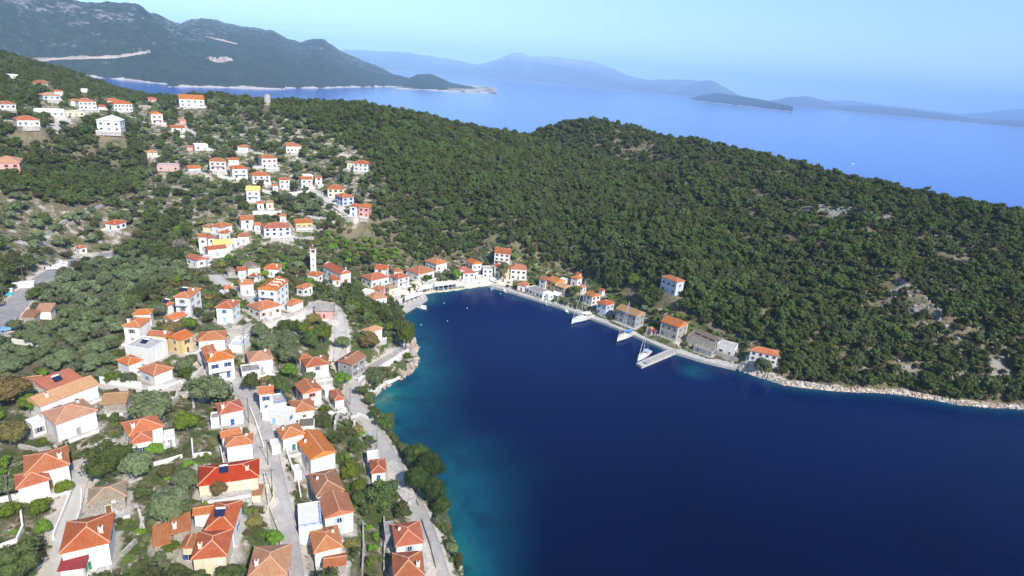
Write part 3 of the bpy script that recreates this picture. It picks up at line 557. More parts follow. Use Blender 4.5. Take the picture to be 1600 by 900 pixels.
def wall_mesh(s, hide=3.2):
    L, D, h = s['L'], s['D'], s['h']; i = .38 if s['roof'] != 'flat' else 0.0; a, b, c, d = i, L - i, i, D - i
    m = MB(); rh = s['rh']; t = s['roof']; top = h - .02; z = -hide
    if t == 'gp':
        f = (b - a); k = rh * (D / 2 - i) / (D / 2)
        V = [(x, y, zz) for x in (a, b) for y, zz in ((c, z), (d, z), (d, top + .1), (D / 2, top + rh - .1), (c, top + .1))]
        m.add(V, [(0, 1, 2, 3, 4), (9, 8, 7, 6, 5), (0, 4, 9, 5), (1, 6, 7, 2), (2, 7, 8, 3), (3, 8, 9, 4), (0, 5, 6, 1)])
    elif t == 'gx':
        V = [(x, y, zz) for y in (c, d) for x, zz in ((a, z), (b, z), (b, top + .1), (L / 2, top + rh - .1), (a, top + .1))]
        m.add(V, [(0, 1, 2, 3, 4), (9, 8, 7, 6, 5), (0, 4, 9, 5), (1, 6, 7, 2), (2, 7, 8, 3), (3, 8, 9, 4), (0, 5, 6, 1)])
    elif t == 'shed':
        V = [(x, y, zz) for x in (a, b) for y, zz in ((c, z), (d, z), (d, top + rh - .1), (c, top))]
        m.add(V, [(0, 1, 2, 3), (7, 6, 5, 4), (0, 3, 7, 4), (1, 5, 6, 2), (3, 2, 6, 7), (0, 4, 5, 1)])
    else: m.box(a, b, c, d, z, top)
    return m
def roof_mesh(s):
    L, D, h, rh, t = s['L'], s['D'], s['h'], s['rh'], s['roof']; th = .2; V = []; Fc = []; UV = []; caps = []
    def face(pts, e0, e1, tiled=True):
        n = len(V); V.extend(pts); Fc.append(tuple(range(n, n + len(pts))))
        e0 = Vector(e0); e = (Vector(e1) - e0).normalized()
        for p in pts:
            q = Vector(p) - e0; u = q.dot(e); w = (q - e * u).length; UV.append((u, w) if tiled else (.13, .2))
    z = h + th; E = [(0, 0, z), (L, 0, z), (L, D, z), (0, D, z)]; Eb = [(x, y, h) for x, y, _ in E]
    if t == 'hip':
        if L >= D: a, b = (D / 2, D / 2, z + rh), (L - D / 2, D / 2, z + rh)
        else: a, b = (L / 2, L / 2, z + rh), (L / 2, D - L / 2, z + rh)
        if L >= D:
            if L - D < .1: b = (a[0] + .1, a[1], a[2])
            face([E[0], E[1], b, a], E[0], E[1]); face([E[1], E[2], b], E[1], E[2]); face([E[2], E[3], a, b], E[2], E[3]); face([E[3], E[0], a], E[3], E[0])
            caps = [(a, b), (E[0], a), (E[3], a), (E[1], b), (E[2], b)]
        else:
            face([E[0], E[1], a], E[0], E[1]); face([E[1], E[2], b, a], E[1], E[2]); face([E[2], E[3], b], E[2], E[3]); face([E[3], E[0], a, b], E[3], E[0])
            caps = [(a, b), (E[0], a), (E[1], a), (E[2], b), (E[3], b)]
    elif t == 'gp':
        a, b = (0, D / 2, z + rh), (L, D / 2, z + rh)
        face([E[0], E[1], b, a], E[0], E[1]); face([E[2], E[3], a, b], E[2], E[3]); caps = [(a, b)]
        face([E[3], E[0], a], E[3], E[0], False); face([E[1], E[2], b], E[1], E[2], False)
    elif t == 'gx':
        a, b = (L / 2, 0, z + rh), (L / 2, D, z + rh)
        face([E[3], E[0], a, b], E[3], E[0]); face([E[1], E[2], b, a], E[1], E[2]); caps = [(a, b)]
        face([E[0], E[1], a], E[0], E[1], False); face([E[2], E[3], b], E[2], E[3], False)
    elif t == 'shed':
        T = [(L, D, z + rh), (0, D, z + rh)]
        face([E[0], E[1], T[0], T[1]], E[0], E[1]); face([E[1], E[2], T[0]], E[1], E[2], False); face([E[3], E[0], T[1]], E[3], E[0], False); face([E[2], E[3], T[1], T[0]], E[2], E[3], False)
    for k in range(4): face([Eb[k], Eb[(k + 1) % 4], E[(k + 1) % 4], E[k]], Eb[k], Eb[(k + 1) % 4], False)
    face([Eb[3], Eb[2], Eb[1], Eb[0]], Eb[0], Eb[1], False)
    return V, Fc, UV, caps
WCACHE = {}
def window_mesh(kind, shut, far, w=1.0, hh=1.35):
    key = (kind, shut, far, round(w, 1), round(hh, 1))
    if key in WCACHE: return WCACHE[key]
    m = MB(); S = M[shut]
    if kind == 'frame':
        for x0, x1, z0, z1 in ((-w/2-.1, -w/2, -hh/2-.1, hh/2+.1), (w/2, w/2+.1, -hh/2-.1, hh/2+.1), (-w/2, w/2, hh/2, hh/2+.1), (-w/2, w/2, -hh/2-.1, -hh/2), (-.03, .03, -hh/2, hh/2)): m.box(x0, x1, -.07, .02, z0, z1)
        r = m.me('window', [M['frame']])
    elif kind == 'pane': r = m.box(-w/2, w/2, -.03, .015, -hh/2, hh/2).me('pane', [M['glass']])
    elif kind == 'shutter':
        m.box(0, w/2+.04, -.1, -.05, -hh/2-.05, hh/2+.05)
        for k in range(5): m.box(.05, w/2-.02, -.12, -.1, -hh/2 + .06 + k*hh/5, -hh/2 + .16 + k*hh/5)
        r = m.me('shutter', [S])
    elif kind == 'whole':
        w, hh = w * .82, hh * .9; m.box(-w/2, w/2, -.05, .02, -hh/2, hh/2, 0)
        for sx in (-1, 1): m.box(min(sx*w/2, sx*w*.98), max(sx*w/2, sx*w*.98), -.09, -.03, -hh/2-.04, hh/2+.04, 1)
        m.box(-w/2-.05, w/2+.05, -.12, .0, -hh/2-.14, -hh/2-.06, 2)
        r = m.me('window', [M['glass'], S, M['frame']])
    elif kind == 'door':
        m.box(-.5, .5, -.06, .02, 0, 2.15, 0); m.box(-.6, -.5, -.09, .02, 0, 2.25, 1); m.box(.5, .6, -.09, .02, 0, 2.25, 1); m.box(-.5, .5, -.09, .02, 2.15, 2.25, 1)
        r = m.me('door', [S, M['frame']])
    WCACHE[key] = r; return r
def solar(parent, x, y, z, rz=0):
    o = MB().add([(-1, -.7, 0), (1, -.7, 0), (1, .7, .75), (-1, .7, .75), (-1, -.7, -.1), (1, -.7, -.1), (1, .7, .65), (-1, .7, .65)], [(0, 1, 2, 3), (7, 6, 5, 4), (0, 4, 5, 1), (1, 5, 6, 2), (2, 6, 7, 3), (3, 7, 4, 0)]).build('solar_panel', [M['solar']], parent, (x, y, z), rz)
    MB().tube((-.9, .95, .8), (.9, .95, .8), .26, n=10).build('water_tank', [M['whitep']], o)
for hs, bl in zip(HOUSES, SOLVED):
    if not bl: continue
    label, wm, shut, spc, _, ex = hs; s0 = bl[0]; dist = math.hypot(*s0['ctr']); near = dist < 235
    small = s0['L'] * s0['D'] < 30 or 'shed' in label[:30]
    name = 'shed' if small and spc == 0 else 'house'
    ang0 = math.atan2(s0['d'][1], s0['d'][0]); root = empty(name, (s0['ctr'][0], s0['ctr'][1], s0['z0']), ang0)
    cat = 'shed' if name == 'shed' else ('church hall' if 'hall' in label else 'hotel' if 'hotel' in label else 'house')
    tag(root, label, cat, 'buildings of the bay village')
    c0, s0_ = math.cos(-ang0), math.sin(-ang0)
    for bi, s in enumerate(bl):
        L, D, hh = s['L'], s['D'], s['h']; t = s['roof']
        pitch = .40 if t in ('gp', 'gx') else .42
        s['rh'] = {'hip': min(L, D) / 2 * .42, 'gp': D / 2 * .40, 'gx': L / 2 * .40, 'shed': D * .22, 'flat': 0}[t]
        dx, dy = s['A'] - s0['ctr']; lx, ly = dx * c0 - dy * s0_, dx * s0_ + dy * c0
        rz = math.atan2(s['d'][1], s['d'][0]) - ang0; cr, sr = math.cos(rz), math.sin(rz)
        def P(x, y): return (lx + x * cr - y * sr, ly + x * sr + y * cr)
        w_ = wall_mesh(s).build('wall', [M[wm]], root, (lx, ly, 0), rz)
        i = .38 if t != 'flat' else 0
        if t == 'flat':
            m = MB().box(.2, L - .2, .2, D - .2, hh - .02, hh + .05, 0)
            for q in ((-.05, L + .05, -.05, .2), (-.05, L + .05, D - .2, D + .05), (-.05, .2, .2, D - .2), (L - .2, L + .05, .2, D - .2)): m.box(*q, hh - .15, hh + .38, 1)
            m.build('roof', [M[s['rm']], M[wm]], root, (lx, ly, 0), rz)
        else:
            V, Fc, UV, caps = roof_mesh(s); r_ = obj('roof', mesh('roof', V, Fc, M[s['rm']], uv=UV), root, (lx, ly, 0), rz)
            if caps and s['rm'] not in 'VY':
                m = MB()
                for a, b in caps: m.bar(Vector(a) + Vector((0, 0, .03)), Vector(b) + Vector((0, 0, .03)), .2, .1)
                m.build('ridge_tiles', [M['capl']], r_)
        if 'c' in ex and bi == 0:
            x, y = L * (.2 if hash(label) % 2 else .78), D * .3; x = L * .2 if len(label) % 2 else L * .8
            zc = hh + (s['rh'] * .5 if t != 'flat' else 0)
            MB().box(-.35, .35, -.3, .3, -.8, 1.1, 0).box(-.45, .45, -.4, .4, 1.1, 1.25, 0).box(-.2, .2, -.17, .17, 1.25, 1.45, 1).build('chimney', [M['w'] if wm != 'c' else M['c'], M['B']], root, (*P(x, y), zc), rz)
        if 's' in ex and bi == 0:
            k = .36 if t != 'flat' else .5
            solar(root, *P(L * .42, D * k), hh + (.22 + min(s['rh'], D * k * .42) if t != 'flat' else .1), rz)
        if 'r' in ex:
            m = MB()
            for x in np.linspace(0, L, max(3, int(L / 1.2))): m.box(x - .04, x + .04, .03, .11, hh + .38, hh + 1.15)
            for y in np.linspace(.3, D, max(3, int(D / 1.2))): m.box(L - .11, L - .03, y - .04, y + .04, hh + .38, hh + 1.15)
            m.box(0, L, .02, .12, hh + 1.15, hh + 1.23).box(L - .12, L - .02, .12, D, hh + 1.15, hh + 1.23); m.build('railing', [M['bluep']], root, (lx, ly, 0), rz)
        if 'q' in ex and bi == 0:
            m = MB()
            for x in (i, L - i):
                for y in (i, D - i):
                    for k in range(int(hh / .55)):
                        w = .42 if k % 2 else .3; m.box(x - w, x + w, y - w if y < 1 else y - .1, y + .1 if y < 1 else y + w, k * .55, k * .55 + .5) if False else m.box(x - w + (w - .06 if x < 1 else 0), x + .06 + (w - .06 if x < 1 else 0), y - .06 if y < 1 else y - w, (y + w) if y < 1 else y + .06, k * .55, k * .55 + .5)
            for k in (3.4,): m.box(i - .05, L - i + .05, i - .07, i, k, k + .22)
            tag(m.build('quoins', [M['w']], root, (lx, ly, 0), rz), kind='stuff')
        if spc > 0:
            rows = max(1, int(round(hh / 3.1))); doored = bi > 0
            for face, W in (('f', L), ('r', D), ('l', D)):
                sp = spc if face == 'f' else spc * 1.15; n = max(1, int((W - 2 * i - .8) / sp))
                for r in range(rows):
                    zc = 1.55 + r * (hh - .3) / rows if rows > 1 else min(1.6, hh * .5)
                    for q in range(n):
                        if near and spc > 3.9 and random.random() < .25: continue
                        f = i + (W - 2 * i) * (q + .5) / n
                        if face == 'f': x, y, a = f, i, 0
                        elif face == 'r': x, y, a = L - i, f, math.pi / 2
                        else: x, y, a = i, D - f, -math.pi / 2
                        if face == 'f' and r == 0 and not doored and q == n // 2:
                            doored = True; obj('door', window_mesh('door', shut, 0), root, (*P(x, y), 0), rz + a); continue
                        if near:
                            wo = obj('window', window_mesh('frame', shut, 0), root, (*P(x, y), zc), rz + a)
                            obj('pane', window_mesh('pane', shut, 0), wo)
                            if face != 'l' or len(label) % 2:
                                obj('shutter', window_mesh('shutter', shut, 0), wo, (.5, 0, 0)); obj('shutter', window_mesh('shutter', shut, 0), wo, (-.5 - .54, 0, 0))
                        else: obj('window', window_mesh('whole', shut, 1), root, (*P(x, y), zc), rz + a)
            if 'b' in ex and bi == 0:
                m = MB(); zb = 3.0 if hh < 7.5 else 3.1
                for zb in ([3.0] if hh < 7.5 else [3.0, 5.9] if hh > 8.2 else [3.2]):
                    m.box(L * .15, L * .85, i - 1.3, i, zb, zb + .14, 0)
                    for x in np.linspace(L * .15 + .05, L * .85 - .05, 9): m.box(x - .03, x + .03, i - 1.28, i - 1.22, zb + .14, zb + 1.05, 1)
                    m.box(L * .15, L * .85, i - 1.3, i - 1.2, zb + 1.05, zb + 1.12, 1)
                m.build('balcony', [M['w'], M['bluep'] if shut == 'slight' else M['metal']], root, (lx, ly, 0), rz)
        if 'd' in ex:
            for k in range(3):
                m = MB(); yy = D * (.25 + .25 * k); pts = [(L * .93 - L*.40 * q, yy + .9 * math.sin(q * 5.2), hh + .3 + (L * .07 + L*.40 * q) * .4) for q in np.linspace(0, 1, 9)]
                for a, b in zip(pts[:-1], pts[1:]): m.bar(a, b, .45, .4)
                m.build('dormer_parapet', [M['w']], root, (lx, ly, 0), rz)
    if name == 'house' and s0['h'] > 2.5 and s0['roof'] != 'flat' and (near or spc > 0) and s0['ctr'][0] < -18:
        L, D = s0['L'], s0['D']; dx, dy = s0['A'] - s0['ctr']; lx, ly = dx * c0 - dy * s0_, dx * s0_ + dy * c0; rr = random.Random(label)
        a, b = L * rr.uniform(0, .25), L * rr.uniform(.75, 1.05); dp = rr.uniform(1.8, 3.2); m = MB().box(a, b, -dp, .38, -2.5, .22, 1).box(a, b, -dp, -dp + .18, .22, .85, 0).box(a, a + .18, -dp + .18, .3, .22, .85, 0)
        m.build('terrace', [M['w'], M['paving']], root, (lx, ly, 0))
        if not near: continue
        if rr.random() < .45: m = MB().tube((0, 0, 0), (0, 0, 1.5), .03); [m.bar((-.35 + .05 * k, 0, 1.0 + .16 * k), (.35 - .05 * k, 0, 1.0 + .16 * k), .03) for k in range(4)]; m.build('aerial', [M['metal']], root, (lx + L * rr.uniform(.3, .7), ly + D * .5, s0['h'] + s0['rh']))
        if rr.random() < .5 and 'c' not in ex: MB().box(-.3, .3, -.28, .28, -.8, .95, 0).box(-.38, .38, -.36, .36, .95, 1.08, 1).build('chimney', [M['w'], M['B']], root, (lx + L * rr.choice((.22, .75)), ly + D * .62, s0['h'] + s0['rh'] * .62))
        if rr.random() < .5: MB().box(-.4, .4, -.34, -.02, 0, .55).build('air_conditioner', [M['whitep']], root, (lx + L * rr.uniform(.3, .8), ly + .38, 2.6))

# ------------------------------------------------------------------ ground cover zones
def zone(pts, off=0.0): return [q[:2] for q in px_line(pts, off)]
Z_VILLAGE = zone([(-20,930),(-20,700),(-20,600),(60,585),(160,600),(185,560),(190,500),(260,450),(285,395),(300,350),(400,335),(480,340),(500,370),(560,420),(620,400),(700,400),(760,378),(830,405),(900,420),(960,455),(1010,480),(1070,490),(1160,530),(1240,560),(1200,590),(1100,560),(1000,525),(900,485),(790,450),(660,455),(632,480),(640,520),(655,545),(640,585),(590,615),(600,670),(690,775),(725,905),(728,930)])
Z_GROVE = zone([(-30,600),(-30,545),(40,500),(70,455),(150,412),(210,400),(290,420),(300,440),(250,450),(190,490),(185,560),(160,600),(60,585),(20,600)])
Z_HILL = zone([(-20,190),(60,150),(100,150),(210,160),(330,160),(420,175),(470,190),(560,235),(600,265),(610,320),(560,350),(480,345),(400,335),(300,350),(240,330),(200,345),(150,320),(210,300),(230,250),(200,200),(140,190),(60,200)])
Z_TERR = zone([(-20,400),(-20,310),(30,300),(110,330),(170,315),(230,345),(210,390),(150,405),(90,420)])
Z_VINE = zone([(470,372),(520,366),(560,372),(620,390),(640,405),(600,412),(560,408),(520,395),(500,392)])
BARE = [(1440,470,34,1.0),(1470,500,22,.9),(1400,480,20,.7),(1340,460,16,.6),(1320,330,26,.75),(1280,325,20,.6),(1250,340,20,.6),(1400,345,25,.5),(1150,340,16,.5),(1180,352,16,.5),(745,217,28,1.0),(790,228,16,.8),(1500,560,26,.55),(1560,580,22,.6),(1580,430,20,.5),(1500,410,22,.5),(1420,570,18,.5),(1350,580,14,.5),(990,405,7,.8),(540,245,16,.9),(560,240,14,.8),(330,215,14,.8),(400,225,14,.5),(1210,290,14,.4),(880,300,12,.3),(1550,500,24,.6),(1480,460,30,.95),(1445,440,20,.9),(1420,490,22,.85),(1400,450,16,.8),(1380,500,14,.7),(1500,500,20,.8),(1460,530,18,.7),(1230,350,22,.65),(1290,345,24,.65),(1350,335,24,.6),(1430,360,22,.5),(1200,375,14,.5),(1100,355,14,.5),(1060,330,12,.45),(1480,590,16,.6),(1530,600,14,.6),(1310,560,12,.55),(1370,540,14,.55),(1590,560,18,.6),(960,300,12,.45),(720,240,12,.5),(430,200,14,.5),(475,215,12,.5),(600,520,12,.8),(575,505,8,.9),(120,340,16,.7),(170,330,14,.8),(60,365,14,.6),(350,500,12,.9),(385,500,8,.9)]
pale = np.where(inside(X, Y, Z_VILLAGE), .38, .15); pale = np.where(inside(X, Y, Z_HILL), .42, pale)
pale = np.where(inside(X, Y, Z_GROVE), .26, pale); pale = np.where(inside(X, Y, Z_TERR), .40, pale); pale = np.where(inside(X, Y, Z_VINE), .1, pale)
bare = np.zeros(H.shape)
for u, v, rp, amt in BARE:
    q = hit(u, v)
    if q:
        r = rp * math.dist(q[:2], (0, 0)) / FPX; d = np.hypot(X - q[0], Y - q[1]); bare = np.maximum(bare, np.clip(1.5 - d / r, 0, 1) * amt)
bare = np.clip(bare * 1.15, 0, 1) * np.clip((fbm(X, Y, 13, 121, 4) - .30) * 5, .15, 1.4); bare = np.clip(bare, 0, 1); pale = np.maximum(pale, bare * .62); pale = np.maximum(pale, rocky * .95); pale = np.where(beach & (DS < 11), 1, pale)
grass = np.where(inside(X, Y, Z_VILLAGE) | inside(X, Y, Z_VINE), .0, np.where(inside(X, Y, Z_HILL) | inside(X, Y, Z_GROVE), -.05, -.13)) * 1.0
roadmask = np.zeros(H.shape)
for nm, (pl, w, mk) in road_lines.items():
    a = np.array(pl)[:, :2]; D = np.full(H.shape, 1e9); lo = a.min(0) - 15; hi = a.max(0) + 15
    jj = np.nonzero((GY > lo[1]) & (GY < hi[1]))[0]; ii = np.nonzero((GX > lo[0]) & (GX < hi[0]))[0]; sl = (slice(jj[0], jj[-1] + 1), slice(ii[0], ii[-1] + 1))
    D[sl] = seg_dist(X[sl], Y[sl], pl); roadmask = np.maximum(roadmask, np.clip(1.6 - (D - w / 2) / 1.6, 0, 1)); pale = np.maximum(pale, np.clip(1 - (D - w / 2) / 3, 0, .75))
paved_a = np.clip(paved, 0, 1) * np.where(inside(X, Y, Z_VILLAGE), 1, np.where(inside(X, Y, Z_HILL), .7, .35))

occ = np.maximum(np.clip(paved, 0, 1), roadmask); HB = np.maximum(H, 0.0).copy()
def free(x, y, lim=.75): return float(sample(occ, x, y)[0]) < lim

# ------------------------------------------------------------------ ground sheet
def grid_mesh(name, xs, ys, Z, attrs, m, keep=None):
    nx, ny = len(xs), len(ys); XX, YY = np.meshgrid(xs, ys); V = np.stack([XX.ravel(), YY.ravel(), Z.ravel()], 1).astype(np.float32)
    j, i = np.meshgrid(np.arange(ny - 1), np.arange(nx - 1), indexing='ij'); a = (j * nx + i).ravel()
    Fc = np.stack([a, a + 1, a + nx + 1, a + nx], 1)
    if keep is not None: Fc = Fc[(keep.ravel()[Fc]).any(1)]
    me = bpy.data.meshes.new(name); me.vertices.add(len(V)); me.vertices.foreach_set('co', V.ravel())
    me.loops.add(Fc.size); me.loops.foreach_set('vertex_index', Fc.ravel().astype(np.int32)); me.polygons.add(len(Fc))
    me.polygons.foreach_set('loop_start', np.arange(0, Fc.size, 4, dtype=np.int32)); me.polygons.foreach_set('use_smooth', np.ones(len(Fc), bool))
    me.update(calc_edges=True); me.validate()
    for k, v in attrs.items():
        at_ = me.attributes.new(k, 'FLOAT', 'POINT'); at_.data.foreach_set('value', v.ravel().astype(np.float32))
    me.materials.append(m); return me
gm = mat('hillside_ground', (.2, .18, .12), .95, .15); t = NT(gm); P = t.pos()
n1 = t.noise(P, .045, 6, .62); n2 = t.noise(P, .22, 5, .6); n3 = t.noise(P, 1.1, 5, .7)
soil = t.mix(t.rng(n1, .35, .65), (.085, .070, .040), (.185, .145, .090)); soil = t.mix(t.rng(n3, .35, .7, 0, .6), soil, (.30, .255, .18))
green = t.mix(t.rng(n3, .3, .7), (.042, .062, .016), (.095, .122, .034)); gmask = t.rng(t.math('ADD', t.math('ADD', n2, t.math('MULTIPLY', n1, .4)), t.attr('grass')), .60, .74)
veg = t.mix(gmask, soil, green)
rockc = t.mix(t.rng(n3, .3, .7), (.40, .355, .30), (.66, .62, .56)); rockc = t.mix(t.rng(n2, .4, .65, 0, .5), rockc, (.47, .36, .27))
pl_ = t.attr('pale'); mixn = t.math('ADD', t.math('MULTIPLY', n2, .55), t.math('MULTIPLY', n3, .45))
pm = t.rng(t.math('SUBTRACT', t.math('MULTIPLY', pl_, .62), t.math('SUBTRACT', mixn, .20)), -.03, .05)
rockc = t.mix(t.attr('cliff'), rockc, t.mix(t.rng(n3, .3, .7), (.17, .155, .13), (.36, .33, .29))); c = t.mix(pm, veg, rockc)
pv = t.rng(t.math('ADD', t.attr('paved'), t.math('MULTIPLY', n2, .5)), .95, 1.15)
pavec = t.mix(t.rng(n3, .35, .65), (.36, .33, .29), (.54, .51, .47)); pavec = t.mix(t.rng(n1, .45, .6, 0, .5), pavec, (.24, .21, .14)); c = t.mix(pv, c, pavec)
c = t.mix(t.rng(t.attr('beach'), .3, .6), c, t.mix(n3, (.52, .46, .35), (.70, .65, .55)))
t.base(c); t.bump(n3, .5, .5)
terrain = obj('terrain', grid_mesh('terrain', GX, GY, H, {'pale': pale, 'grass': grass, 'cliff': np.clip(bare * 1.6, 0, .9) * (X > 60), 'paved': paved_a, 'beach': (beach & (DS < 11)).astype(float)}, gm, keep=(H > -3)))
tag(terrain, kind='structure')

# ------------------------------------------------------------------ sea
WX = axis([(-46000, -6000, 4000), (-6000, -1400, 400), (-1400, -200, 60), (-200, -60, 10), (-60, 260, 2.4), (260, 420, 8), (420, 1400, 60), (1400, 6000, 400), (6000, 46000, 4000)])
WY = axis([(-1500, 0, 100), (0, 90, 10), (90, 352, 2.4), (352, 500, 12), (500, 1400, 60), (1400, 6000, 400), (6000, 46000, 4000)])
wx, wy = np.meshgrid(WX, WY)
dw = seg_dist(wx, wy, coast); dwest = seg_dist(wx, wy, [at(u, v) for u, v in SHORE_PX[:26]]); dcove = np.hypot(wx - (at(600, 622)[0]), wy - at(600, 622)[1])
deast = seg_dist(wx, wy, [at(u, v) for u, v in SHORE_PX[28:]])
n_ = fbm(wx, wy, 26, 31, 4); n2_ = fbm(wx, wy, 9, 37, 3)
width = 9 + 11 * np.clip(1 - np.abs(wy - 185) / 60, 0, 1)
sh = np.exp(-(dwest / (width * 1.25)) ** 1.6) * (.42 + .7 * (n_ - .3)) + np.exp(-dcove / 7.0) * .55
sh = np.maximum(sh, np.exp(-deast / 5.0) * .34 * (.5 + n_)); g = at(1085, 580); sh = np.maximum(sh, .5 * np.exp(-(np.hypot(wx - g[0], wy - g[1]) / 7) ** 2))
g = at(740, 456); sh = np.maximum(sh, .75 * np.exp(-dw / 2.6) * (np.hypot(wx - g[0], wy - g[1]) < 34)); sh = np.clip(sh * (wy < 500) * (.8 + .5 * (n2_ - .5)), 0, 1)
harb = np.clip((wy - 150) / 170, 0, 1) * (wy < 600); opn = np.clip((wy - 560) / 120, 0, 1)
wm = mat('sea_water', (.01, .03, .12), .09, .5); t = NT(wm); P = t.pos(); t.p.inputs['IOR'].default_value = 1.12; t.p.inputs['Specular Tint'].default_value = (.24, .52, 1.0, 1)
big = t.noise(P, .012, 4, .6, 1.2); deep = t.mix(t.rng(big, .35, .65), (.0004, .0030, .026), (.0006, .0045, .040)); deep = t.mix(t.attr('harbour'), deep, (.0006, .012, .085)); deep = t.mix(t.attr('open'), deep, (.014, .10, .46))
c = t.mix(t.rng(t.attr('shallow'), .03, .34), deep, (.004, .060, .105)); c = t.mix(t.rng(t.attr('shallow'), .34, .62), c, (.012, .135, .145)); c = t.mix(t.rng(t.attr('shallow'), .62, 1.0), c, (.20, .30, .22))
dk = t.mix(t.rng(t.noise(P, .11, 5, .65), .5, .62, 0, .45), c, (.003, .016, .034)); t.base(t.mix(t.rng(t.attr('shallow'), .05, .3), c, dk))
f = t.noise(P, .9, 3, .6); f2 = t.noise(P, .12, 3, .6); t.bump(t.math('ADD', f, t.math('MULTIPLY', f2, 2.0)), .22, .35)
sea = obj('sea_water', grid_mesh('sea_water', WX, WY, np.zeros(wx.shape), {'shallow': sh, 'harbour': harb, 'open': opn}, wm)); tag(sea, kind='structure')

# ------------------------------------------------------------------ roads and lanes
def road_mat(name, c1, c2):
    m = mat(name, c1, .9, .25); t = NT(m); P = t.pos(); n = t.noise(P, .5, 6, .65); m_ = t.noise(P, .09, 3)
    c = t.mix(t.rng(n, .35, .68), c1, c2); c = t.mix(t.rng(m_, .5, .62, 0, .4), c, tuple(q * .72 for q in c1)); t.base(c); t.bump(t.noise(P, 6, 3), .2, .03); return m
RM = {'road_street': road_mat('worn_concrete_road', (.36, .335, .31), (.47, .44, .41)), 'road_lane': road_mat('pale_concrete_lane', (.45, .42, .38), (.57, .54, .50)), 'road_asphalt': road_mat('old_asphalt', (.26, .25, .255), (.34, .33, .33))}
def strip(name, pl, w, m, off=.16, th=.5):
    V, Fc, M_ = [], [], []
    for k, p in enumerate(pl):
        a = pl[max(0, k - 1)]; b = pl[min(len(pl) - 1, k + 1)]; d = np.array([b[0] - a[0], b[1] - a[1]]); d /= np.hypot(*d) + 1e-9; n = np.array([-d[1], d[0]]) * w / 2
        z = p[2] + off
        V += [(p[0] - n[0], p[1] - n[1], z - th), (p[0] - n[0], p[1] - n[1], z), (p[0] + n[0], p[1] + n[1], z), (p[0] + n[0], p[1] + n[1], z - th)]
        if k: o = 4 * k; Fc += [(o - 4, o, o + 1, o - 3), (o - 3, o + 1, o + 2, o - 2), (o - 2, o + 2, o + 3, o - 1)]
    return obj(name, mesh(name, V, Fc, m))
for nm, (pl, w, mk) in road_lines.items():
    pl = [(p[0], p[1], max(p[2], ground(p[0], p[1]))) for p in pl]; pl = smooth(pl, 2); tag(strip(nm, pl, w, RM[mk]), kind='structure')
    if nm in ('village_street', 'coast_road', 'car_road', 'terrace_road', 'hillside_road'):
        for sd in (-1, 1):
            kp = []
            for k, p in enumerate(pl):
                a = pl[max(0, k - 1)]; b = pl[min(len(pl) - 1, k + 1)]; dx, dy = b[0] - a[0], b[1] - a[1]; l_ = math.hypot(dx, dy) + 1e-9; kp.append((p[0] - dy / l_ * sd * (w / 2 + .14), p[1] + dx / l_ * sd * (w / 2 + .14), p[2]))
            tag(strip('kerb', kp, .26, M['concrete'], off=.28, th=.7), kind='structure')

# ------------------------------------------------------------------ far coasts, in layers of real mountains
mm = {}
def mountain_mat(name, dark, light, rockc, rk):
    m = mat(name, dark, .95, .1); t = NT(m); P = t.pos()
    a = t.noise(P, .006, 6, .65); b = t.noise(P, .035, 6, .75); z = t.n('ShaderNodeSeparateXYZ'); t.l(P, z.inputs[0])
    c = t.mix(t.rng(b, .38, .62), dark, light); c = t.mix(t.rng(a, .45, .65, 0, .5), c, tuple(q * .75 for q in light))
    sp = t.math('ADD', t.math('MULTIPLY', b, .65), t.math('ADD', t.math('MULTIPLY', a, .35), t.math('MULTIPLY', t.attr('up'), .10)))
    c = t.mix(t.rng(sp, rk, rk + .045, 0, .8), c, rockc)
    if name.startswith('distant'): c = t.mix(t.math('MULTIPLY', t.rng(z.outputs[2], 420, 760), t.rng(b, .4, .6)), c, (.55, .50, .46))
    zn = t.math('ADD', z.outputs[2], t.math('MULTIPLY', t.math('SUBTRACT', t.noise(P, .012, 4), .5), -26.0)); c = t.mix(t.rng(zn, 2.5, 5, 1, 0), c, (.50, .44, .38)); t.base(c)
    x = t.n('ShaderNodeBump'); x.inputs['Strength'].default_value = .9; x.inputs['Distance'].default_value = 9.0; t.l(b, x.inputs['Height']); t.l(x.outputs[0], t.p.inputs['Normal']); return m
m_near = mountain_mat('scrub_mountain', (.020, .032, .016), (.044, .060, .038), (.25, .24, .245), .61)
m_far = mountain_mat('distant_mountain', (.045, .055, .045), (.10, .105, .085), (.36, .33, .30), .60)
